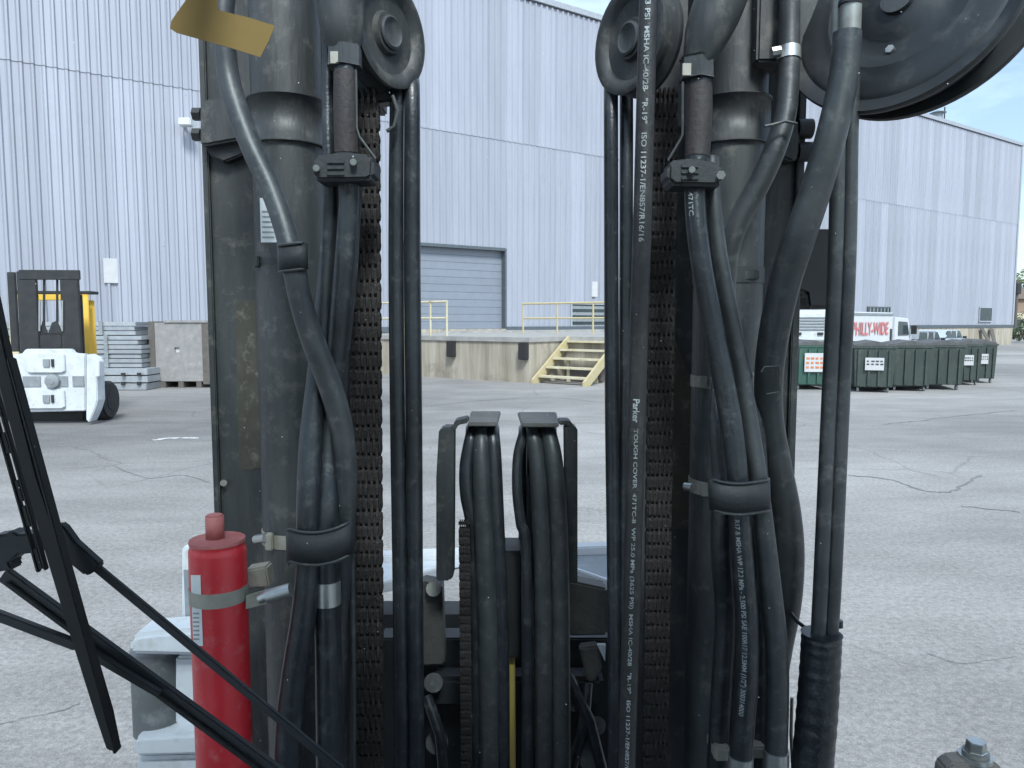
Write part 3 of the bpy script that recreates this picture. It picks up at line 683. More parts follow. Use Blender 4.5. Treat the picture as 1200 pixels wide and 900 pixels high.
cr_ = thing('grey_crate', 'tall grey crate with a hole in its face beside the mast', 'crate', p)
xa, xb = P(182, 410, 20.4).x, P(237, 410, 20.4).x; za, zb = P(210, 378, 20.4).z, .18
hx, hz = P(207.5, 410, 20.4).x, P(207.5, 410, 20.4).z; hr = .07
MB().span((xa, 20.4, zb), (hx - hr, 20.45, za)).span((hx + hr, 20.4, zb), (xb, 20.45, za)).span((hx - hr, 20.402, hz + hr), (hx + hr, 20.45, za)).span((hx - hr, 20.402, zb), (hx + hr, 20.45, hz - hr)).build('front_board', M['crate'], cr_)
MB().span((hx - hr, 20.46, hz - hr), (hx + hr, 20.5, hz + hr)).build('hole_backing', M['sign'], cr_)
MB().span((xa, 20.5, zb), (xb, 21.5, za)).build('box_core', M['crate'], cr_)
for x0, x1 in ((P(175, 410, 20.4).x, xa - .005), (xb + .005, P(246, 410, 20.4).x)):
    MB().span((x0, 20.38, .1), (x1, 21.6, za + .03)).build('side_post', M['board'], cr_)
MB().span((P(178, 0, 20.4).x, 20.36, za), (P(244, 0, 20.4).x, 21.6, za + .06)).build('lid', M['crate'], cr_)
for k in range(3):
    x = xa + .1 + k * (xb - xa - .3) / 2; MB().span((x, 20.41, 0), (x + .14, 21.4, .17)).build('skid', M['board'], cr_)
o = crackline([(180, 516), (195, 514), (215, 513.5), (232, 514)], .05); o.name = 'plastic_strip'; o.data.materials[0] = M['litter']; o['kind'] = 'thing'; tag(o, 'long white strip of plastic litter on the asphalt left of the mast', 'litter')

# ---------------------------------------------------------------- yellow forklift, far left
YF = 13.4
fk = thing('forklift', 'yellow forklift with a white paper roll clamp facing the camera', 'forklift', gz(65, YF))
def fb(name, m, x0, x1, y0, y1, Y=YF, dep=.2, bev=.01, par=None): return MB().pbox(x0, x1, y0, y1, Y, dep).build(name, m, par or fk, bevel=bev)
for x0, x1 in ((24, 46), (73, 94)): fb('mast_rail', M['dark'], x0, x1, 318, 478, YF, .07)
fb('outer_rail', M['dark'], 12, 21, 319, 412, YF + .1, .06); fb('outer_rail', M['dark'], 94.5, 98, 345, 470, YF + .1, .06)
fb('top_crossbeam', M['dark'], 24, 94, 316.5, 328, YF + .03, .05, .01).location.y = -.04
fb('middle_crossbeam', M['dark'], 47, 72.5, 390, 413, YF + .02, .04)
MB().ppoly([(46, 392), (50, 376), (56, 392), (61, 378), (66, 376), (73, 392)], YF + .02, .04).build('chain_anchor', M['dark'], fk)
for x in (46.6, 72.8):
    MB().cyl(P(x, 352, YF - .02), P(x, 388, YF - .02), .018, 8).build('lift_ram', M['steel'], fk)
for x in (52.5, 67.5): MB().cyl(P(x, 328, YF + .1), P(x, 388, YF + .1), .02, 6).build('lift_chain', M['dark'], fk)
fb('guard_bar', M['fyellow'], 18, 107, 345, 352, YF + 1.0, .05); fb('guard_roof', M['dark'], 18, 110, 341, 344.5, YF + 1.05, .35)
for x0, x1, mm in ((99, 107, 'fyellow'), (15.5, 25, 'cream')):
    MB().prism([P(x0, 347, YF + 1.0), P(x1, 347, YF + 1.0), P(x1 + 2, 440, YF + .6), P(x0 + 2, 440, YF + .6)], (0, .04, 0)).build('guard_pillar', M[mm], fk, bevel=.01)
MB().prism([P(108, 352, YF + 1.3), P(115, 352, YF + 1.3), P(118, 445, YF + .9), P(109, 445, YF + .9)], (0, .04, 0)).build('guard_pillar', M['fyellow'], fk, bevel=.01)
fb('body', M['fyellow'], 24, 98, 425, 470, YF + 1.0, .9, .05)
fb('axle_housing', M['dark'], 24, 98, 470, 494, YF + .1, .4, .02)
for x0, x1 in ((-2, 22), (98, 122.5)):
    a, b_ = P(x0, 470, YF), P(x1, 470, YF); r = .36
    wl = MB().cyl((a.x, YF + .25, r), (b_.x, YF + .25, r), r, 22).build('wheel', M['tyre'], fk, bevel=.04); MB().cyl((a.x - .01, YF + .25, r), (b_.x + .01, YF + .25, r), r * .5, 16).build('rim', M['tyre'], wl)
cw = M['white']; YC = YF - .45
fk_done = True
cp = MB().ppoly([(6, 417), (24, 414), (28, 409), (79, 409), (83, 414), (97, 415), (97, 482), (22, 483), (6, 470)], YC, .14).build('clamp_frame', cw, fk, bevel=.015)
MB().ppoly([(97.3, 415), (109, 421), (110.5, 470), (107, 482), (100.5, 496), (97.3, 492)], YC - .1, .3).build('clamp_arm', cw, fk, bevel=.015)
MB().ppoly([(107, 420), (112, 424), (112, 442), (107, 442)], YC - .2, .2).build('arm_pad', M['whiteclean'], fk, bevel=.01)
for y0, y1, y2 in ((414, 416, 437), (456, 458, 479)):
    pl = MB().ppoly([(30, y1), (34, y0), (68, y0), (72, y1), (73, y2 - 2), (69, y2), (33, y2), (29, y2 - 2)], YC - .05, .048).build('clamp_plate', cw, fk, bevel=.01)
    for x0, x1, mm in ((47.5, 55, 'greyw'), (57, 60, 'dark')): MB().pbox(x0, x1, (y0 + y2) / 2 - 4.5, (y0 + y2) / 2 + 4.5, YC - .075, .024).build('label_mark', M[mm], pl)  # grey block and dark bar of a brand label
for x0, x1 in ((25, 45), (62, 76.5), (82, 95)): MB().pbox(x0, x1, 441, 453, YC - .02, .018).build('frame_recess', M['greyw'], cp)
MB().lathe(P(56.5, 447, YC - .11), (0, 1, 0), [(.001, 0), (.05, 0), (.055, .01), (.08, .01), (.12, .02), (.13, .1)], 24).build('rotator', M['greyw'], fk)

fk.rotation_euler = (0, 0, R(4)); fk.scale = (.98, 1, 1)
# ================================================================== OUR OWN MAST (1 - 1.5 m away)
mast = thing('forklift_mast', 'big dusty black lifting mast of steel rails, cylinders and chains right ahead', 'mast', (0, 1.3, 0))
def mb(name, m, x0, x1, y0, y1, Y, dep, bev=.003, par=None): return MB().pbox(x0, x1, y0, y1, Y, dep).build(name, m, par or mast, bevel=bev)
def vbox(name, m, x0, x1, z0, z1, Y, dep, bev=.003, par=None, row=450):
    a, b_ = P(x0, row, Y), P(x1, row, Y); return MB().span((a.x, Y, z0), (b_.x, Y + dep, z1)).build(name, m, par or mast, bevel=bev)
ZLO, ZHI = .15, 3.0
rl = vbox('outer_rail', M['paint'], 248, 306, ZLO, ZHI, 1.30, .16, .004)
vbox('rail_flange', M['paint'], 245.5, 253, ZLO, ZHI, 1.292, .03, .002, rl)
gp_ = MB().ppoly([(276, 352), (304, 352), (306, 548), (280, 552)], 1.2985, .002).build('brown_patch', M['grease'], rl)
MB().cyl(P(262, 566, 1.2995), P(262, 566, 1.288), .006, 12).build('bolt', M['steeldull'], rl)
rr_ = vbox('outer_rail', M['paint'], 880, 933, ZLO, ZHI, 1.30, .16, .004)
vbox('rail_flange', M['paint'], 926, 935, ZLO, ZHI, 1.291, .03, .002, rr_)
vbox('inner_rail', M['paint'], 378, 420, ZLO, ZHI, 1.34, .14, .004)
ir = vbox('inner_rail', M['paint'], 762, 842, ZLO, ZHI, 1.34, .14, .004)
MB().ppoly([(772, 330), (786, 330), (792, 400), (812, 450), (838, 480), (838, 620), (772, 620)], 1.336, .003).build('brown_patch', M['grease'], ir)  # olive-brown area over the lower part of the inner rail
# big lift cylinders
def liftcyl(xc, wpx, Y, side):
    c = P(xc, 450, Y); r = rad(wpx, 450, Y)
    o = MB().cyl((c.x, Y, ZLO), (c.x, Y, ZHI), r, 40).build('lift_cylinder', M['cyl'], mast)
    za, zb = P(xc, 107, Y - r).z, P(xc, 164, Y - r).z
    cl = MB().cyl((c.x, Y, zb), (c.x, Y, za), r * 1.085, 40).build('collar', M['cyl'], o, bevel=.002)
    return o, c, r, za, zb
lc, c1, r1, za, zb = liftcyl(344, 78, 1.24, -1)
# block reaching from collar to rail, with lugs
MB().ppoly([(234, 120), (243, 116), (300, 110), (300, 160), (243, 170), (234, 170)], 1.262, .06).build('collar_block', M['cyl'], lc, bevel=.004)
MB().ppoly([(240, 170), (300, 162), (298, 176), (262, 190), (246, 182)], 1.28, .05).build('collar_web', M['dark'], lc, bevel=.003)
for y in (134, 158): MB().cyl(P(226.5, y, 1.285), P(236, y, 1.285), .011, 6, smooth=False).build('lug_bolt', M['dark'], lc)
rc, c2, r2, za2, zb2 = liftcyl(850, 78, 1.24, 1)
MB().ppoly([(893, 135), (934, 140), (938, 146), (938, 182), (930, 190), (893, 176)], 1.272, .05).build('collar_block', M['cyl'], rc, bevel=.004)
for y in (151, 178): MB().cyl(P(934, y, 1.285), P(951, y, 1.285), .0165, 14).build('lug_bolt', M['dark'], rc)
# painted data plate on left cylinder
def cylpatch(c, r, Y, pxs, y0, y1, lift):   # patch wrapped on a vertical cylinder between two columns
    vs = []; n = 8
    for k in range(n + 1):
        px = pxs[0] + (pxs[1] - pxs[0]) * k / n; X = P(px, (y0 + y1) / 2, Y - r * .8).x; s_ = max(-.999, min(.999, (X - c.x) / (r + lift))); a = math.asin(s_)
        x, y = c.x + math.sin(a) * (r + lift), Y - math.cos(a) * (r + lift)
        vs += [(x, y, P(px, y0, y).z), (x, y, P(px, y1, y).z)]
    return MB().add(vs, [(2 * i, 2 * i + 1, 2 * i + 3, 2 * i + 2) for i in range(n)], True)
lb = cylpatch(c1, r1, 1.24, (305.5, 329), 232, 284, .0006).build('data_plate', M['sticker'], lc)
for k in range(6): cylpatch(c1, r1, 1.24, (308, 324), 247 + k * 6, 249.2 + k * 6, .0011).build('print_line', M['printdim'], lb)
cylpatch(c1, r1, 1.24, (300, 352), 302, 309, .0012).build('strap', M['paint'], lc)
MB().pbox(296, 303, 300, 313, 1.19, .012).build('strap_buckle', M['dark'], lc, bevel=.002)
bd = MB().ring((c1.x, 1.24, P(320, 643, 1.19).z), (c1.x, 1.24, P(320, 627, 1.19).z), r1 * 1.03, r1, 40).build('steel_band', M['tan'], lc)
MB().cyl(P(300, 632, 1.2), P(312, 630, 1.18), .0075, 10).build('band_screw', M['steel'], bd); MB().pbox(310, 319, 626, 646, 1.178, .012).build('band_tab', M['tan'], bd, bevel=.002)
bd2 = MB().ring((c2.x, 1.24, P(860, 331, 1.19).z), (c2.x, 1.24, P(860, 312, 1.19).z), r2 * 1.035, r2, 40).build('steel_band', M['paint'], rc)
MB().pbox(868, 890, 316, 328, 1.183, .008).build('band_tab', M['cyl'], bd2, bevel=.002)
bd3 = MB().ring((c2.x, 1.24, P(850, 583, 1.19).z), (c2.x, 1.24, P(850, 567, 1.19).z), r2 * 1.03, r2, 40).build('steel_band', M['tan'], rc)
MB().cyl(P(803, 570, 1.19), P(812, 571, 1.178), .007, 10).build('band_screw', M['steel'], bd3); MB().pbox(822, 834, 567, 582, 1.172, .01).build('band_tab', M['steeldull'], bd3, bevel=.001)
bd4 = MB().ring((c2.x, 1.24, P(850, 456, 1.19).z), (c2.x, 1.24, P(850, 442, 1.19).z), r2 * 1.03, r2, 40).build('steel_band', M['steeldull'], rc)
wx = MB().cyl(P(871, 447, 1.178), P(884, 446, 1.17), .0075, 10); wx.build('band_screw', M['steel'], bd4)
MB().pbox(880, 902, 437, 444, 1.165, .012).pbox(880, 903, 445.5, 453, 1.163, .012).build('worm_housing', M['steel'], bd4, bevel=.002)
MB().pbox(813, 829, 441, 454, 1.19, .008).build('band_tab', M['steeldull'], bd4, bevel=.001)
# leaf chains of single links
def chain(pxa, pxb, wpx, y0, y1, Y, pitch, label=None):
    a, b_ = P(pxa, y0, Y), P(pxb, y1, Y); n = int((a - b_).length / pitch); W = 2 * rad(wpx, 450, Y)
    hw = Vector((W * .46, 0, 0)); bk_ = Vector((0, pitch * .1, 0)); base = MB().prism([a - hw + bk_, a + hw + bk_, b_ + hw + bk_, b_ - hw + bk_], (0, .004, 0))
    ch = base.build('lift_chain', M['rust'], mast)
    if label: ch['label'] = label
    def link(off):
        q = MB(); npl = 6 if not off else 5; th = W / 11
        for k in range(npl):
            x = -W / 2 + th * ((.5 if not off else 1.5) + k * 2); h = pitch * 1.0; d = pitch * .36 * (1 if off else .9)
            prof = [(-d, -h * .80), (-d, -h * .3), (-d * .82, 0), (-d, h * .3), (-d, h * .80), (-d * .6, h * .97), (d, h * .8), (d, -h * .8), (-d * .6, -h * .97)]
            q.prism([(x - th * .46, yy, zz) for yy, zz in prof], (th * .92, 0, 0))
        q.cyl((-W / 2 - .001, 0, 0) if False else (-W * .52, 0, pitch * .5), (W * .52, 0, pitch * .5), pitch * .2, 8)
        return q.mesh('chain_link', M['rust'])
    ma, mb_ = link(0), link(1)
    for i in range(n + 1):
        o = bpy.data.objects.new('chain_link', ma if i % 2 else mb_); COL.objects.link(o); o.parent = ch; o.location = a.lerp(b_, i / n) - ORG[ch.name]
chain(426, 433, 36, 120, 930, 1.17, .0225, 'rusty leaf chain of the left column')
chain(778, 767, 30, 120, 930, 1.19, .0225, 'rusty leaf chain of the right column')
# sheaves at the top
def sheave(px, py, rpx, Y, sgn):
    c = P(px, py, Y); n = Vector((sgn * .86, -.5, 0)); r = rad(rpx * 2, py, Y)
    o = MB().lathe(c - n * .035, n, [(.001, -.001), (r, 0), (r, .006), (r * .86, .014), (r * .86, .024), (r, .032), (r, .038), (r * .93, .04), (r * .80, .037), (r * .72, .028), (r * .4, .026), (r * .36, .034), (r * .18, .034), (.001, .034)], 48).build('sheave', M['paint'], mast)
    MB().lathe(c, n, [(r * .30, -.003), (r * .30, .003), (r * .26, .005), (r * .2, .001), (.001, .001)], 32).build('hub', M['cyl'], o)
    return o
sheave(458, 38, 63, 1.16, 1); sheave(737, 45, 63, 1.16, -1)
mb('sheave_bracket', M['dark'], 414, 444, -60, 122, 1.2, .07); mb('sheave_bracket', M['dark'], 768, 806, -60, 150, 1.22, .06)
MB().ppoly([(414, 96), (440, 88), (454, 105), (462, 118), (414, 124)], 1.19, .03).build('chain_anchor', M['dark'], mast, bevel=.003)
# elbows, hex fittings and guide blocks
for (path, hx0, hx1, hy0, hy1) in (([(398, -70, 56), (398, -10, 56), (401, 34, 50), (404, 58, 36)], 384, 425, 54, 80), ([(862, -70, 60), (848, -10, 60), (830, 36, 54), (817, 72, 34)], 797, 836, 68, 94)):
    pth = catmull([tuple(P(x, y, 1.09)) + (rad(w_, y, 1.09),) for x, y, w_ in path], 6)
    el = MB().tube([p[:3] for p in pth], [p[3] for p in pth], 20).build('hose_elbow', M['paint'], mast)
    c = P((hx0 + hx1) / 2, hy0, 1.09); d = P((hx0 + hx1) / 2, hy1, 1.09); MB().cyl(c, d, rad(hx1 - hx0, hy0, 1.09), 6, smooth=False).build('hex_nut', M['cyl'], el, bevel=.002)
    MB().pbox(hx0 + 3, hx0 + 13, hy0 + 6, hy1 - 6, 1.068, .004).build('nut_tag', M['tan'], el)
def guide(pix, bolts, ribs):
    g_ = MB().ppoly(pix, 1.045, .055).build('hose_guide_block', M['saddle'], mast, bevel=.005)
    for x, y in bolts: MB().cyl(P(x, y, 1.046), P(x, y, 1.034), .0052, 6, smooth=False).build('bolt', M['steel'], g_, bevel=.001)
    for y in ribs: MB().pbox(pix[0][0] + 16, pix[0][0] + 36, y, y + 3, 1.0425, .004).build('raised_rib', M['saddle'], g_)
guide([(367, 182), (399, 178), (432, 180), (438, 186), (437, 207), (430, 211), (372, 212), (367, 208)], ((370.5, 197), (414, 190)), (188, 195, 202))
guide([(783, 192), (790, 187), (812, 185), (846, 191), (848, 214), (843, 218), (790, 217), (782, 210)], ((811, 199), (845, 205)), (193, 200, 207))
for pts in (([(417, 82), (418, 150), (421, 160), (440, 186)]), ([(800, 96), (800, 158), (796, 166), (783, 188)])):
    MB().tube([P(x, y, 1.075) for x, y in pts], .0018, 8).build('wire_stay', M['cyl'], mast)
# rubber saddles strapping the hose bundles to the cylinders
def saddle(pix_top, h, Y, bulge):
    b = MB(); vs = []; pix_top = catmull(pix_top, 3); n = len(pix_top)
    for i, (x, y) in enumerate(pix_top):
        yy = Y - bulge * max(0, math.sin(math.pi * (i + .25) / (n - .5))) ** .12
        vs += [P(x, y, yy), P(x + 1, y + h, yy)]
    b.add(vs, [(2 * i, 2 * i + 1, 2 * i + 3, 2 * i + 2) for i in range(n - 1)], True)
    o = b.build('hose_saddle', M['saddle'], mast); md = o.modifiers.new('thick', 'SOLIDIFY'); md.thickness = .004; md.offset = 1
    e = MB().tube([v - Vector((0, .0045, 0)) for v in vs[0::2]], .0022, 8).tube([v - Vector((0, .0045, 0)) for v in vs[1::2]], .0022, 8); e.build('saddle_edge', M['cyl'], o)
    return o
saddle([(338, 622), (341, 619), (352, 622), (372, 623), (392, 619), (406, 613), (410, 611)], 38, 1.115, .09)
saddle([(833, 561), (837, 562), (850, 565), (868, 566), (885, 564), (897, 562), (899, 560)], 36, 1.115, .1)
sd3 = saddle([(328, 288), (334, 287), (343, 286), (352, 285), (357, 285)], 31, 1.06, .035)
# lower carriage
cg = thing('lift_carriage', 'dark greasy lift carriage low between the two mast columns', 'carriage', (0, 1.55, .5))
vbox('back_plate', M['dark'], 440, 760, .3, P(600, 748, 1.6).z, 1.60, .06, .004, cg)
vbox('cross_tube', M['dark'], 500, 712, P(0, 830, 1.52).z, P(0, 795, 1.52).z, 1.52, .06, .01, cg)
MB().ppoly([(478, 690), (497, 682), (518, 686), (521, 780), (478, 782)], 1.53, .05).build('side_plate', M['plategrey'], cg, bevel=.005)
MB().ppoly([(664, 680), (712, 690), (712, 745), (666, 746)], 1.53, .05).build('side_plate', M['plategrey'], cg, bevel=.005)
MB().cyl(P(508, 690, 1.54), P(508, 690, 1.51), .016, 12).build('pin', M['steeldull'], cg)
MB().ppoly([(585, 646), (612, 646), (612, 772), (585, 772)], 1.47, .1).build('spacer_block', M['dark'], cg, bevel=.004)
MB().ppoly([(679, 760), (702, 757), (706, 785), (696, 800), (688, 800)], 1.515, .03).build('cast_lug', M['plategrey'], cg, bevel=.004)
MB().ppoly([(700, 756), (710, 756), (709, 775)], 1.50, .01).build('lug_tip', M['white'], cg)
for k, (x, y, w_) in enumerate(((508, 800, 22), (675, 820, 26), (700, 850, 20), (512, 870, 26), (690, 885, 30))):
    MB().cyl(P(x, y, 1.55), P(x, y, 1.49), rad(w_, y, 1.5), 14).build('pipe_port', M['paint'], cg)
hs_ = MB(); 
for a, b_ in (((665, 790), (705, 900)), ((688, 800), (668, 905)), ((500, 815), (520, 905))):
    hs_ = MB().tube([P(*a, 1.49), P((a[0] + b_[0]) / 2 + 6, (a[1] + b_[1]) / 2, 1.46), P(*b_, 1.48)], .012, 10).build('short_pipe', M['hose'], cg)
# centre hose carriers
for k, (lab, plate, top, arch) in enumerate((
    ('left black hose carrier with a grey top plate in the middle of the mast', [(514, 506), (518, 501), (530, 501), (532, 506), (531, 676), (527, 681), (511, 681), (511, 560)], (548, 583, 488, 500), [(529, 503), (533, 493), (548, 490), (548, 496), (537, 498), (533, 506)]),
    ('right black hose carrier with a grey top plate in the middle of the mast', [(662, 503), (664, 499), (674, 499), (677, 504), (677, 684), (664, 684)], (611, 655, 486, 501), [(655, 493), (668, 493), (675, 503), (668, 503), (664, 498), (655, 498)]))):
    t = thing('hose_carrier', lab, 'hose carrier', P(545 + 100 * k, 690, 1.42), group='hose carriers in the mast centre')
    MB().ppoly(plate, 1.42, .05).build('side_plate', M['paint'], t, bevel=.003)
    MB().ppoly(arch, 1.42, .05).build('arch_bracket', M['paint'], t, bevel=.002)
    x0, x1, y0, y1 = top; a = P(x0, y1, 1.40); b_ = P(x1, y1, 1.40)
    MB().prism([(a.x, 1.40, a.z), (b_.x, 1.40, a.z), (b_.x + .004, 1.55, a.z + .004), (a.x - (.006 if k else .002), 1.55, a.z + .004)], (0, 0, .008)).build('top_plate', M['plategrey'], t, bevel=.002)
    xx = P((x0 + x1) / 2, y1, 1.45).x; MB().cyl((xx - .026, 1.50, a.z - .06), (xx + .026, 1.50, a.z - .06), .055, 28).build('hose_pulley', M['paint'], t)
    MB().span((xx - .006, 1.46, P(0, 690, 1.46).z), (xx + .006, 1.52, a.z)).build('rear_strut', M['paint'], t)

# hoses ------------------------------------------------------------
H, H2, H3 = M['hose'], M['hose2'], M['hose3']
def over(pix, Y):  # carry a centre hose over its pulley and down the back
    x, y, _, w_ = pix[0]; return [(x, 760, 1.56, w_), (x, 600, 1.56, w_), (x, 516, 1.55, w_), (x, 503, 1.5, w_)] + pix
hose('lt0', over([(553, 508, 1.44, 15), (547, 545, 1.425, 17), (548, 580, 1.42, 18), (556, 625, 1.42, 20), (559, 740, 1.42, 22), (560, 920, 1.42, 22)], 1.42), H, 'leftmost black hose of the left hose carrier bending past the bright gap')
hose('lt1', over([(564, 508, 1.44, 18), (564, 540, 1.415, 21), (567, 620, 1.405, 24), (572, 740, 1.405, 25), (574, 920, 1.405, 25)], 1.42), H2, 'middle black hose of the left hose carrier')
hose('lt2', over([(577, 508, 1.44, 17), (579, 540, 1.42, 18), (582, 620, 1.41, 19), (587, 740, 1.41, 19), (588, 920, 1.41, 19)], 1.42), H, 'rightmost black hose of the left hose carrier')
hose('rt1', over([(613, 508, 1.44, 11), (607, 535, 1.43, 12), (606, 575, 1.42, 12), (610, 612, 1.42, 12), (617, 660, 1.42, 13), (618, 920, 1.42, 14)], 1.42), H, 'thin bowed black hose on the left edge of the right hose carrier')
hose('rt2', over([(624, 508, 1.44, 18), (630, 540, 1.425, 21), (634, 600, 1.42, 22), (637, 700, 1.42, 22), (638, 920, 1.42, 23)], 1.42), H2, 'middle black hose of the right hose carrier')
hose('rt3', over([(643, 508, 1.44, 19), (649, 540, 1.415, 21), (654, 600, 1.41, 21), (657, 700, 1.41, 21), (658, 920, 1.41, 22)], 1.42), H2, 'black hose beside the side plate of the right hose carrier')
chain(544, 547, 13, 618, 920, 1.40, .017, 'thin rusty chain in the left hose carrier'); chain(626, 624, 9, 690, 920, 1.43, .017, 'thin rusty chain in the right hose carrier')
hose('yel', [(599, 762, 1.5, 8), (599.5, 768, 1.5, 8), (600, 850, 1.5, 8.5), (600, 930, 1.5, 8.5)], M['rodyellow'], 'thin yellow hose standing low between the two hose carriers', 'hose', None)
# left column
hose('A', [(270, -40, 1.12, 24), (262, 10, 1.11, 24), (264, 52, 1.11, 24), (268, 90, 1.11, 25), (279, 130, 1.10, 26), (296, 175, 1.09, 26), (317, 220, 1.08, 26), (334, 268, 1.06, 26), (344, 310, 1.04, 27), (353, 355, 1.035, 27), (369, 405, 1.04, 28), (388, 455, 1.05, 28), (401, 505, 1.06, 27), (406, 560, 1.07, 26), (404, 620, 1.085, 25), (400, 680, 1.10, 24), (398, 760, 1.11, 24), (398, 920, 1.12, 24)], H2, 'grey black hose crossing diagonally from under the tape over the left cylinder')
hose('B', [(384, 30, 1.115, 13), (384, 110, 1.11, 14), (385, 175, 1.10, 14), (388, 230, 1.10, 18), (384, 300, 1.10, 20), (378, 380, 1.09, 22), (371, 450, 1.08, 25), (364, 520, 1.06, 27), (361, 590, 1.045, 27), (361, 660, 1.045, 28), (356, 720, 1.04, 30), (347, 780, 1.04, 31), (340, 840, 1.04, 32), (337, 920, 1.04, 32)], H, 'black hose curving out to the lower left along the left cylinder', n=12)
hose('C', [(405, 78, 1.085, 26), (405, 130, 1.08, 27), (406, 180, 1.08, 26), (409, 230, 1.08, 24), (405, 300, 1.08, 25), (399, 370, 1.085, 26), (392, 440, 1.09, 27), (386, 520, 1.085, 28), (383, 600, 1.06, 28), (383, 680, 1.06, 29), (385, 780, 1.06, 31), (387, 920, 1.06, 33)], H, 'straight black hose with a silver ferrule below the left saddle')
o, pts, rs = HOSES['C']; i = at_py(pts, 678); j = at_py(pts, 705); MB().tube(pts[i:j + 1], [r * 1.1 for r in rs[i:j + 1]], 20).build('ferrule', M['steel'], o)
i = at_py(pts, 84); j = at_py(pts, 176); MB().tube(pts[i:j + 1], [r * 1.05 for r in rs[i:j + 1]], 20).build('rubber_sleeve', M['boot'], o)
hose('E', [(466, 94, 1.23, 17), (465, 124, 1.2, 17), (464, 300, 1.2, 18), (466, 500, 1.2, 18), (469, 700, 1.2, 18), (471, 930, 1.2, 18)], H, 'left one of the two straight hoses hanging under the left sheave')
hose('E2', [(482, 94, 1.23, 19), (483, 124, 1.2, 19), (483, 300, 1.2, 20), (485, 500, 1.2, 20), (486, 700, 1.2, 20), (488, 930, 1.2, 20)], H, 'right one of the two straight hoses hanging under the left sheave')
MB().tube([P(x, y, 1.165) for x, y in ((460, 112), (466, 130), (462, 148), (453, 154))], .003, 8).build('wire_loop', M['cyl'], mast)
# right column
hose('F', [(716, 94, 1.23, 17), (716, 160, 1.2, 17), (717, 450, 1.2, 17), (719, 700, 1.2, 15), (720, 930, 1.2, 15)], H, 'outer straight hose hanging under the right sheave')
hose('G', [(734, 98, 1.24, 16), (734, 200, 1.21, 16), (733, 450, 1.21, 16), (731, 700, 1.21, 15), (730, 930, 1.21, 15)], H, 'inner straight hose hanging under the right sheave')
hose('T', [(763, -60, 1.0, 22), (760, 0, 1.0, 22), (757, 100, 1.0, 22), (753, 250, 1.0, 22), (749, 380, 1.0, 22), (746, 480, 1.0, 22), (743, 600, 1.0, 21), (739, 740, 1.0, 21), (735, 880, 1.0, 20), (734, 960, 1.0, 20)], H3, 'straight black hose printed with long white lettering left of the right chain', n=16)
hose_text('T', '3 PSI  MSHA IC-40/28   "R-19"   ISO 11237-1/EN857/R16/16', 0, 278, .30, M['print'], -.05)
hose_text('T', 'Parker', 463, 491, .36, M['print'], -.05)
hose_text('T', 'TOUGH COVER  471TC-8  WP 25.0 MPa (3625 PSI)  MSHA IC-40/28   "R-19"   ISO 11237-1/EN857/R16', 499, 905, .29, M['print'], -.05)
hose('J1', [(819, 90, 1.09, 29), (819, 140, 1.085, 29), (817, 185, 1.08, 27), (814, 232, 1.07, 24), (819, 290, 1.06, 24), (831, 360, 1.055, 24), (845, 430, 1.05, 25), (857, 500, 1.045, 26), (864, 560, 1.04, 25), (867, 610, 1.04, 25), (872, 680, 1.04, 26), (876, 740, 1.04, 26), (875, 800, 1.04, 26), (871, 850, 1.04, 26), (867, 930, 1.04, 26)], H, 'front black hose with faint white lettering below the right saddle', n=14)
o, pts, rs = HOSES['J1']; i = at_py(pts, 98); j = at_py(pts, 182); MB().tube(pts[i:j + 1], [r * 1.05 for r in rs[i:j + 1]], 20).build('rubber_sleeve', M['boot'], o)
i = at_py(pts, 883); j = at_py(pts, 985); MB().tube(pts[i:j], [r * 1.12 for r in rs[i:j]], 20).build('ferrule', M['steel'], o)
hose_text('J1', 'R17 & MSHA WP 17.2 MPa - 2,500 PSI SAE 100R17 12.5MM (1/2") 300314000', 604, 832, .30, M['printdim'], -.32)
hose_text('J1', '471TC', 226, 252, .25, M['printdim'], -.4)
hose('J2', [(833, 185, 1.10, 18), (836, 235, 1.09, 18), (843, 300, 1.085, 19), (856, 370, 1.08, 20), (869, 440, 1.075, 21), (880, 510, 1.065, 22), (888, 560, 1.055, 22), (895, 620, 1.05, 24), (903, 690, 1.05, 25), (910, 760, 1.05, 26), (911, 820, 1.05, 26), (909, 930, 1.05, 26)], H2, 'second black hose right of the lettered one below the right saddle', n=12)
o, pts, rs = HOSES['J2']; i = at_py(pts, 878); j = at_py(pts, 985); MB().tube(pts[i:j], [r * 1.14 for r in rs[i:j]], 20).build('ferrule', M['steel'], o)
hose('J3', [(846, 590, 1.08, 24), (845, 640, 1.08, 26), (850, 720, 1.1, 24), (846, 800, 1.1, 24), (840, 930, 1.1, 24)], H, 'rear black hose left of the lettered one below the right saddle')
MB().pbox(838, 857, 878, 893, 1.07, .05).build('fitting_bracket', M['tan'], mast, bevel=.003); MB().pbox(881, 898, 876, 890, 1.09, .05).build('fitting_bracket', M['tan'], mast, bevel=.003)
hose('K', [(926, -50, 1.14, 23), (925, 20, 1.14, 24), (924, 90, 1.13, 25), (920, 135, 1.12, 25), (908, 175, 1.115, 26), (890, 215, 1.12, 26), (870, 250, 1.125, 26), (856, 285, 1.13, 26), (850, 330, 1.14, 25), (850, 420, 1.15, 24), (852, 500, 1.15, 22)], H2, 'short black hose bending left across the right cylinder under a silver clip')
o, pts, rs = HOSES['K']; i = at_py(pts, 54); j = at_py(pts, 65); MB().tube(pts[i:j + 1], [r * 1.1 for r in rs[i:j + 1]], 20).build('clip', M['steel'], o)
MB().cyl(P(904, 62, 1.12), P(914, 60, 1.12), .008, 8).build('clip_screw', M['steel'], o)
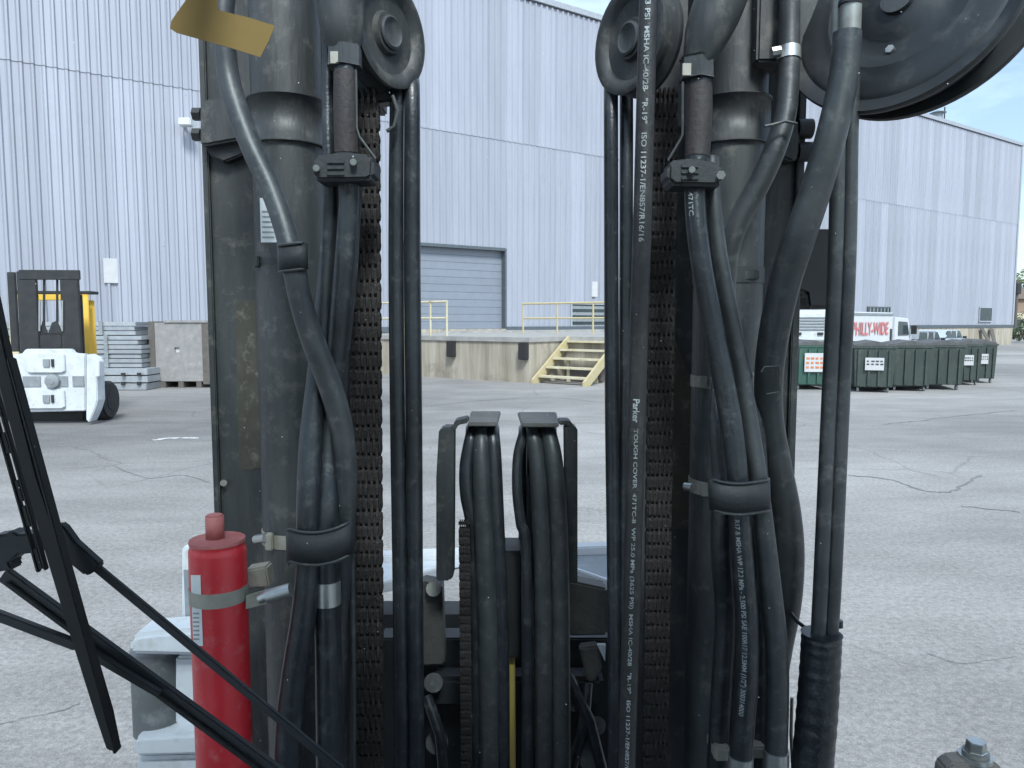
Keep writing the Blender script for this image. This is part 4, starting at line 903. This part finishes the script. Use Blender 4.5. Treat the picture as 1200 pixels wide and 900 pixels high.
MB().tube([P(x, y, 1.085) for x, y in ((896, 148), (906, 146), (920, 142), (934, 145))], .0022, 8).build('wire_clip', M['cyl'], o)
hose('L', [(993, 38, 1.02, 32), (990, 80, 1.02, 33), (983, 120, 1.02, 34), (971, 170, 1.02, 35), (955, 225, 1.03, 36), (936, 280, 1.04, 37), (920, 330, 1.06, 36), (908, 385, 1.08, 35), (901, 440, 1.10, 33), (902, 490, 1.12, 32), (911, 545, 1.13, 33), (921, 600, 1.14, 34), (925, 650, 1.14, 34), (922, 705, 1.14, 33), (913, 760, 1.15, 30), (906, 820, 1.16, 28), (903, 930, 1.16, 28)], H2, 'thickest black hose sweeping down from the hose reel past the right cylinder', n=12)
o, pts, rs = HOSES['L']; 
ft = MB().cyl(P(996, 42, 1.02), P(998, -20, 1.02), rad(24, 20, 1.02), 24).build('ferrule', M['steeldull'], o)
MB().cyl(P(996, 6, 1.019), P(996.3, 2, 1.019), rad(26, 20, 1.02), 24).build('ferrule_groove', M['dark'], ft)
MB().cyl(P(981, 52, 1.04), P(982, -20, 1.04), rad(13, 20, 1.04), 16).build('second_ferrule', M['steeldull'], o)
MB().ppoly([(878, 437), (892, 430), (912, 429), (912, 458), (897, 466), (878, 462)], 1.085, .004).build('bracket', M['cyl'], o) if False else None
MB().tube([P(x, y, 1.07) for x, y in ((892, 436), (896, 430), (913, 429), (914, 459), (898, 462))], .0016, 6).build('wire_stay', M['cyl'], mast)
hose('N1', [(984, 90, 1.06, 16), (982, 160, 1.06, 17), (979, 300, 1.06, 17), (971, 480, 1.06, 17), (962, 680, 1.06, 17), (958, 770, 1.06, 17), (954, 930, 1.06, 17)], H2, 'left one of the twin hoses hanging from the reel into the sleeve')
hose('N2', [(1000, 90, 1.065, 15), (997, 160, 1.065, 17), (994, 300, 1.065, 18), (986, 480, 1.065, 18), (977, 680, 1.065, 18), (972, 770, 1.065, 17), (966, 930, 1.065, 17)], H2, 'right one of the twin hoses hanging from the reel into the sleeve')
sp = catmull([tuple(P(x, y, 1.06)) + (rad(w_, y, 1.06),) for x, y, w_ in ((963, 742, 45), (961, 780, 45), (957, 840, 46), (952, 900, 46), (950, 960, 46))], 22)
rs_ = [p[3] * (1 + .035 * (abs((i * .16) % 1 - .5) * 2 - .5) + random.uniform(-.008, .008)) for i, p in enumerate(sp)]; rs_[0] *= 1.03
slv = MB().tube([p[:3] for p in sp], rs_, 22).build('hose_sleeve', M['hose'])
recenter(slv); tag(slv, 'black ribbed wrap sleeve holding the twin hoses at lower right', 'sleeve')
MB().cyl(P(983, 735, 1.07), P(983, 727, 1.07), .006, 10).build('tie_knob', M['hose'], slv)
MB().tube([P(x, y, 1.09) for x, y in ((926, 718), (934, 728), (944, 736))], .003, 8).build('tie', M['hose'], slv)
MB().tube([P(x, y, 1.12) for x, y in ((928, 818), (927, 860), (930, 920))], .0028, 8).build('stay_rod', M['steeldull'], slv)

hose('D', [(421, 205, 1.10, 7), (419, 260, 1.10, 7), (414, 340, 1.105, 7), (405, 430, 1.11, 7), (402, 500, 1.11, 7), (410, 580, 1.10, 7), (413, 700, 1.10, 7), (414, 920, 1.10, 7)], H2, 'thin black cable between the straight black hose and the left chain', 'cable')
hose('J4', [(885, 470, 1.12, 18), (889, 530, 1.11, 19), (891, 600, 1.10, 20), (891, 700, 1.11, 20), (891, 800, 1.12, 20), (889, 930, 1.12, 20)], H, 'dark black hose hidden deep behind the two hoses below the right saddle')
hose('J5', [(852, 400, 1.13, 13), (840, 450, 1.12, 14), (838, 500, 1.10, 16), (842, 545, 1.095, 18), (846, 590, 1.085, 20)], H2, 'thin black hose tucked behind the front hose just above the right saddle')
hose('N3', [(906, 470, 1.2, 15), (908, 560, 1.2, 16), (909, 650, 1.2, 16), (908, 760, 1.2, 16), (906, 930, 1.2, 16)], H2, 'straight hose standing against the right rail behind the thickest hose')
# hose reel ---------------------------------------------------------
reel = thing('hose_reel', 'large black hose reel with round flanges at the upper right', 'hose reel', P(1075, 0, 1.1))
cc = P(1052, -2, 1.06); right = Vector((1, 0, 0)); camf = Vector((0, math.cos(TH), -math.sin(TH))); camu = Vector((0, math.sin(TH), math.cos(TH)))
nr = (Vector((.96, 0, 0)) * .74 + camu * (-.28) * .74 + camf * .66).normalized()     # axis, pointing away to the right
rF = 132 * 1.06 / F
MB().lathe(cc, nr, [(rF * .60, .002), (rF * .70, .006), (rF * .84, .003), (rF * .88, .0065), (rF * .95, .0035), (rF, 0), (rF * 1.01, .006), (rF, .012), (rF * .5, .014), (rF * .5, .004), (rF * .60, .002)], 72).build('front_flange', M['reel'], reel)
MB().lathe(cc, nr, [(.001, .004), (rF * .3, .004), (rF * .34, .010), (rF * .58, .010), (rF * .62, .004)], 64).build('flange_disc', M['reel'], reel)
MB().lathe(cc + nr * .075 + camu * .03 + Vector((.004, 0, 0)), nr, [(.001, -.004), (rF * .96, -.004), (rF * 1.045, .0), (rF * 1.05, .005), (rF * 1.04, .010), (.001, .012)], 72).build('rear_flange', M['dark'], reel)
MB().lathe(cc + nr * .012, nr, [(rF * .78, 0), (rF * .82, .01), (rF * .8, .018), (rF * .82, .027), (rF * .8, .035), (rF * .82, .044), (rF * .8, .052), (rF * .78, .06)], 56).build('hose_wrap', M['hose'], reel)
MB().cyl(cc - nr * .004, cc + nr * .1, .022, 20).build('axle', M['cyl'], reel)
pb_ = P(1046, 62, 1.06); MB().cyl(pb_ + nr * .01, pb_ - nr * .012, .006, 6, smooth=False).build('bolt', M['steel'], reel)
MB().span(cc + Vector((-.16, .1, -.05)), cc + Vector((-.02, .16, .3))).build('mounting_arm', M['paint'], reel, bevel=.004)
# black work lamp
wl = thing('work_lamp', 'black work lamp housing half hidden behind the thick hose and the twin hoses', 'lamp', P(955, 362, 1.36))
MB().ppoly([(924, 300), (934, 276), (950, 268), (985, 268), (985, 362), (947, 362), (945, 345), (931, 340), (924, 330)], 1.34, .09).build('housing', M['blackmetal'], wl, bevel=.006)
MB().ppoly([(905, 306), (926, 304), (926, 322), (905, 322)], 1.36, .03).build('bracket', M['blackmetal'], wl, bevel=.003)

# red cylinder on the left --------------------------------------------
YR = 1.04; ca = P(257, 700, YR); rR = rad(66, 700, YR - .03)
acc = thing('red_cylinder', 'red metal cylinder with a capped neck strapped to the left mast rail', 'cylinder', (ca.x, YR, .85))
zt = P(255, 632, YR).z
MB().lathe((ca.x, YR, .80), (0, 0, 1), [(.001, 0), (rR, .001), (rR, zt - .80 - .018), (rR * .985, zt - .80 - .012), (rR * .95, zt - .80 - .010), (rR * .95, zt - .80 - .006), (rR * .97, zt - .80 - .004)], 48).build('body', M['red'], acc)
MB().lathe((ca.x, YR, zt - .004), (0, 0, 1), [(rR * .97, 0), (rR * .98, .002), (rR * .96, .005), (rR * .9, .004), (rR * .5, .006), (.001, .006)], 48).build('top_disc', M['redtop'], acc)
MB().cyl((ca.x - .003, YR, zt), (ca.x - .003, YR, P(255, 603, YR).z), rad(21, 610, YR), 20).build('neck', M['redtop'], acc, bevel=.002)
def accpatch(p0, p1, y0, y1, lift):
    return cylpatch(Vector((ca.x, YR, 0)), rR, YR, (p0, p1), y0, y1, lift)
lbp = accpatch(224.3, 239, 674, 757, .0006).build('paper_label', M['sticker'], acc)
for k in range(7): accpatch(226.5, 236, 718 + k * 5, 720 + k * 5, .0011).build('print_line', M['printdim'], lbp)
zb1, zb2 = P(257, 714, YR - rR).z, P(257, 697, YR - rR).z
bnd = MB().ring((ca.x, YR, zb1), (ca.x, YR, zb2), rR * 1.03, rR * 1.002, 48).build('clamp_band', M['tan'], acc)
MB().prism([P(288, 698, YR - .012), P(318, 690, YR - .012), P(318, 706, YR - .012), P(288, 714, YR - .012)], (0, .004, 0)).build('band_tail', M['tan'], bnd)
MB().cyl(P(304, 702, YR - .02), P(313, 698, YR - .02), .0075, 12).cyl(P(313, 699, YR - .02), P(341, 691, YR - .02), .010, 14).build('band_screw', M['steel'], bnd)
MB().prism([P(286, 668, 1.12), P(312, 664, 1.12), P(316, 689, 1.12), P(286, 690, 1.12)], (0, .03, 0)).build('mount_bracket', M['tan'], acc, bevel=.003)

# white roll clamp ------------------------------------------------------
YW = 1.75
rcp = thing('roll_clamp', 'white roll clamp with a grey pivot barrel carried low on our mast', 'roll clamp', (P(220, 800, YW).x, YW, .3))
MB().ppoly([(211, 645), (217, 638), (260, 638), (260, 745), (211, 745)], YW + .04, .1).build('upright', M['white'], rcp, bevel=.012)
MB().pbox(216.5, 222, 668, 742, YW + .036, .005).build('groove', M['greyw'], rcp)
MB().ppoly([(150, 750), (158, 744), (180, 741), (226, 738), (262, 738), (262, 768), (230, 770), (150, 768)], YW - .06, .1).build('pivot_cap', M['white'], rcp, bevel=.012)
pc = P(178, 815, YW); r_ = rad(61, 815, YW)
MB().cyl((pc.x, YW + .04, P(178, 864, YW).z), (pc.x, YW + .04, P(178, 766, YW).z), r_, 32).build('pivot_barrel', M['barrel'], rcp)
MB().ppoly([(205, 770), (262, 770), (262, 870), (205, 850)], YW, .12).build('hinge_web', M['white'], rcp, bevel=.006)
MB().ppoly([(155, 868), (162, 864), (262, 858), (262, 885), (155, 888)], YW - .05, .1).build('lower_cap', M['white'], rcp, bevel=.01)
MB().ppoly([(159, 889), (262, 886), (262, 1000), (159, 1000)], YW - .02, .2).build('lower_arm', M['white'], rcp, bevel=.01)
YB = 2.1
MB().prism([P(420, 652, YB), P(760, 638, YB), P(760, 649, YB), P(420, 663, YB)], (0, .05, 0)).build('back_bar', M['whiteclean'], rcp, bevel=.004)
MB().prism([P(660, 652, YB - .01), P(760, 648, YB - .01), P(760, 705, YB - .35), P(660, 668, YB - .12)], (0, .01, -.008)).build('top_sheet', M['greyw'], rcp)
MB().prism([P(664, 663, YB - .2), P(760, 697, YB - .36), P(760, 710, YB - .36), P(664, 674, YB - .2)], (0, .02, 0)).build('front_flange', M['whiteclean'], rcp, bevel=.003)
MB().prism([P(520, 664, YB - .2), P(420, 690, YB - .36), P(420, 703, YB - .36), P(520, 676, YB - .2)], (0, .02, 0)).build('front_flange', M['whiteclean'], rcp, bevel=.003)
MB().prism([P(540, 656, YB - .01), P(420, 661, YB - .01), P(420, 690, YB - .35), P(540, 664, YB - .12)], (0, .01, -.008)).build('top_sheet', M['white'], rcp)
MB().span(P(420, 720, 2.0), P(760, 1000, 2.0) + Vector((0, .1, 0))).build('clamp_body', M['dark'], rcp)

# ================================================================== WINDSHIELD, WIPER, TAPE
YG = .70
ws = MB().span((-.85, YG, .95), (.85, YG + .006, 2.6)).build('windshield', M['clear']); recenter(ws)
tag(ws, 'clear flat windshield pane between the cab and the mast', 'windshield')
dm = MB()
for k in range(150):
    px, py = random.uniform(0, 1200), random.uniform(0, 900); c_ = P(px, py, YG + .0075); r_ = random.choice((.3, .4, .5, .7)) * .001
    dm.add([c_ + Vector((math.cos(q * 1.2566) * r_ * random.uniform(.6, 1.2), 0, math.sin(q * 1.2566) * r_ * random.uniform(.6, 1.2))) for q in range(5)], [(0, 1, 2, 3, 4)])
sp_ = dm.build('dust_specks', M['litter'], ws); sp_['kind'] = 'stuff'
YWp = .745
wp = thing('wiper', 'black windshield wiper with a long blade and twin arms at the lower left', 'wiper', P(20, 650, YWp))
def strip(name, a, b_, wa, wb, Y, dep, m, par=wp, bev=.001):
    a, b_ = Vector(a), Vector(b_); t = (b_ - a).normalized(); n = Vector((-t.y, t.x))
    return MB().ppoly([tuple(a + n * wa / 2), tuple(b_ + n * wb / 2), tuple(b_ - n * wb / 2), tuple(a - n * wa / 2)], Y, dep).build(name, m, par, bevel=bev)
bl = MB().ppoly([(-30, 350), (-8, 345), (8, 420), (44, 560), (72, 645), (100, 745), (127, 838), (136, 882), (124, 880), (110, 838), (76, 730), (52, 650), (26, 560), (-8, 430)], YWp - .02, .012).build('blade_holder', M['wiper'], wp, bevel=.002)
strip('rubber_edge', (8, 420), (134, 884), 4, 4, YWp - .032, .012, M['wiper'])
# slotted spine behind the blade
sp0, sp1 = Vector((-12, 455)), Vector((48, 670)); tdir = (sp1 - sp0).normalized(); nn_ = Vector((-tdir.y, tdir.x))
for side in (-4.5, 4.5):
    strip('spine_rail', tuple(sp0 + nn_ * side), tuple(sp1 + nn_ * side), 4, 4, YWp, .006, M['wiper'])
for f in (.02, .3, .56, .7, .93): 
    q = sp0.lerp(sp1, f); strip('spine_bridge', tuple(q - tdir * 13), tuple(q + tdir * 13), 7, 7, YWp + .001, .005, M['wiper'])
MB().ppoly([(-10, 628), (6, 626), (12, 622), (20, 626), (44, 626), (48, 648), (22, 650), (10, 660), (14, 668), (-10, 672)], YWp + .008, .02).build('pivot_block', M['wiperarm'], wp, bevel=.002)
a1 = strip('upper_arm', (98, 655), (400, 905), 9, 9, YWp + .015, .006, M['wiperarm'])
MB().ppoly([(64, 618), (68, 613), (75, 618), (88, 636), (117, 662), (113, 668), (104, 674), (98, 675), (70, 652), (66, 640)], YWp + .008, .012).build('arm_holder', M['wiperarm'], wp, bevel=.002)
strip('lower_arm', (2, 674), (330, 915), 17, 19, YWp + .02, .008, M['wiperarm'])
strip('lower_arm_lip', (6, 683), (330, 922), 5, 5, YWp + .016, .003, M['wiper'])
strip('washer_hose', (-12, 720), (88, 758), 11, 11, YWp + .01, .008, M['wiperarm']); strip('washer_hose', (85, 755), (185, 815), 10, 7, YWp + .01, .008, M['wiperarm'])
tp_ = MB().ppoly([(201, 24), (205, 18), (222, -6), (252, -14), (256, 12), (290, 20), (322, 30), (315, 48), (305, 67), (270, 56), (206, 38), (199, 33)], YG - .0012, .0008).build('yellow_tape', M['tape']); recenter(tp_)
tag(tp_, 'torn strip of dull yellow tape stuck on the windshield at the upper left', 'tape')

# the cab we look out of, unseen; added so its roof shades the mast
cab = thing('forklift_cab', 'unseen dark forklift cab around the windshield, its flat roof shading the mast', 'cab', (0, 0, .5))
MB().span((-.8, -1.25, 2.2), (.8, .38, 2.28)).build('roof', M['dark'], cab, bevel=.01)  # front edge pulled back to let more light onto the mast
MB().span((-.86, .62, 2.205), (.86, .70, 2.27)).build('header', M['dark'], cab, bevel=.01)
for k in range(7): MB().span((-.78 + k * .255, .385, 2.21), (-.75 + k * .255, .615, 2.265)).build('guard_bar', M['dark'], cab)
for x in (-.83, .83):
    MB().span((x - .035, .62, 1.0), (x + .035, .697, 2.2)).build('front_pillar', M['dark'], cab, bevel=.004); MB().span((x - .035, -1.25, .6), (x + .035, -1.17, 2.2)).build('rear_pillar', M['dark'], cab, bevel=.004)
MB().span((-.8, -1.3, .5), (.8, -1.255, 1.5)).build('rear_panel', M['dark'], cab)
MB().span((-.8, .55, .5), (.8, .9, .94)).build('cowl', M['dark'], cab, bevel=.01)
MB().span((-.8, -1.25, .45), (.8, .55, .5)).build('floor_plate', M['dark'], cab)
MB().span((-.28, -.75, .5), (.28, -.25, 1.0)).build('seat', M['tyre'], cab, bevel=.03); MB().span((-.28, -.9, .9), (.28, -.76, 1.5)).build('seat_back', M['tyre'], cab, bevel=.03)
# bolted bracket at the lower right
bk = thing('bolted_bracket', 'rusty grey bracket with a bright bolt at the lower right corner', 'bracket', P(1145, 905, .86))
MB().ppoly([(1108, 901), (1118, 894), (1134, 892), (1162, 891), (1173, 899), (1194, 940), (1102, 940)], .86, .024).build('plate', M['bracket'], bk, bevel=.003)
wz = P(1143, 889, .871)
MB().cyl(wz, wz + Vector((0, 0, .005)), .019, 24).build('washer', M['steel'], bk); MB().cyl(wz + Vector((0, 0, .0055)), wz + Vector((0, 0, .010)), .015, 20).build('spring_washer', M['steeldull'], bk)
MB().cyl(wz + Vector((0, 0, .0105)), wz + Vector((0, 0, .023)), .0115, 6, smooth=False).build('bolt_head', M['steel'], bk, bevel=.001)
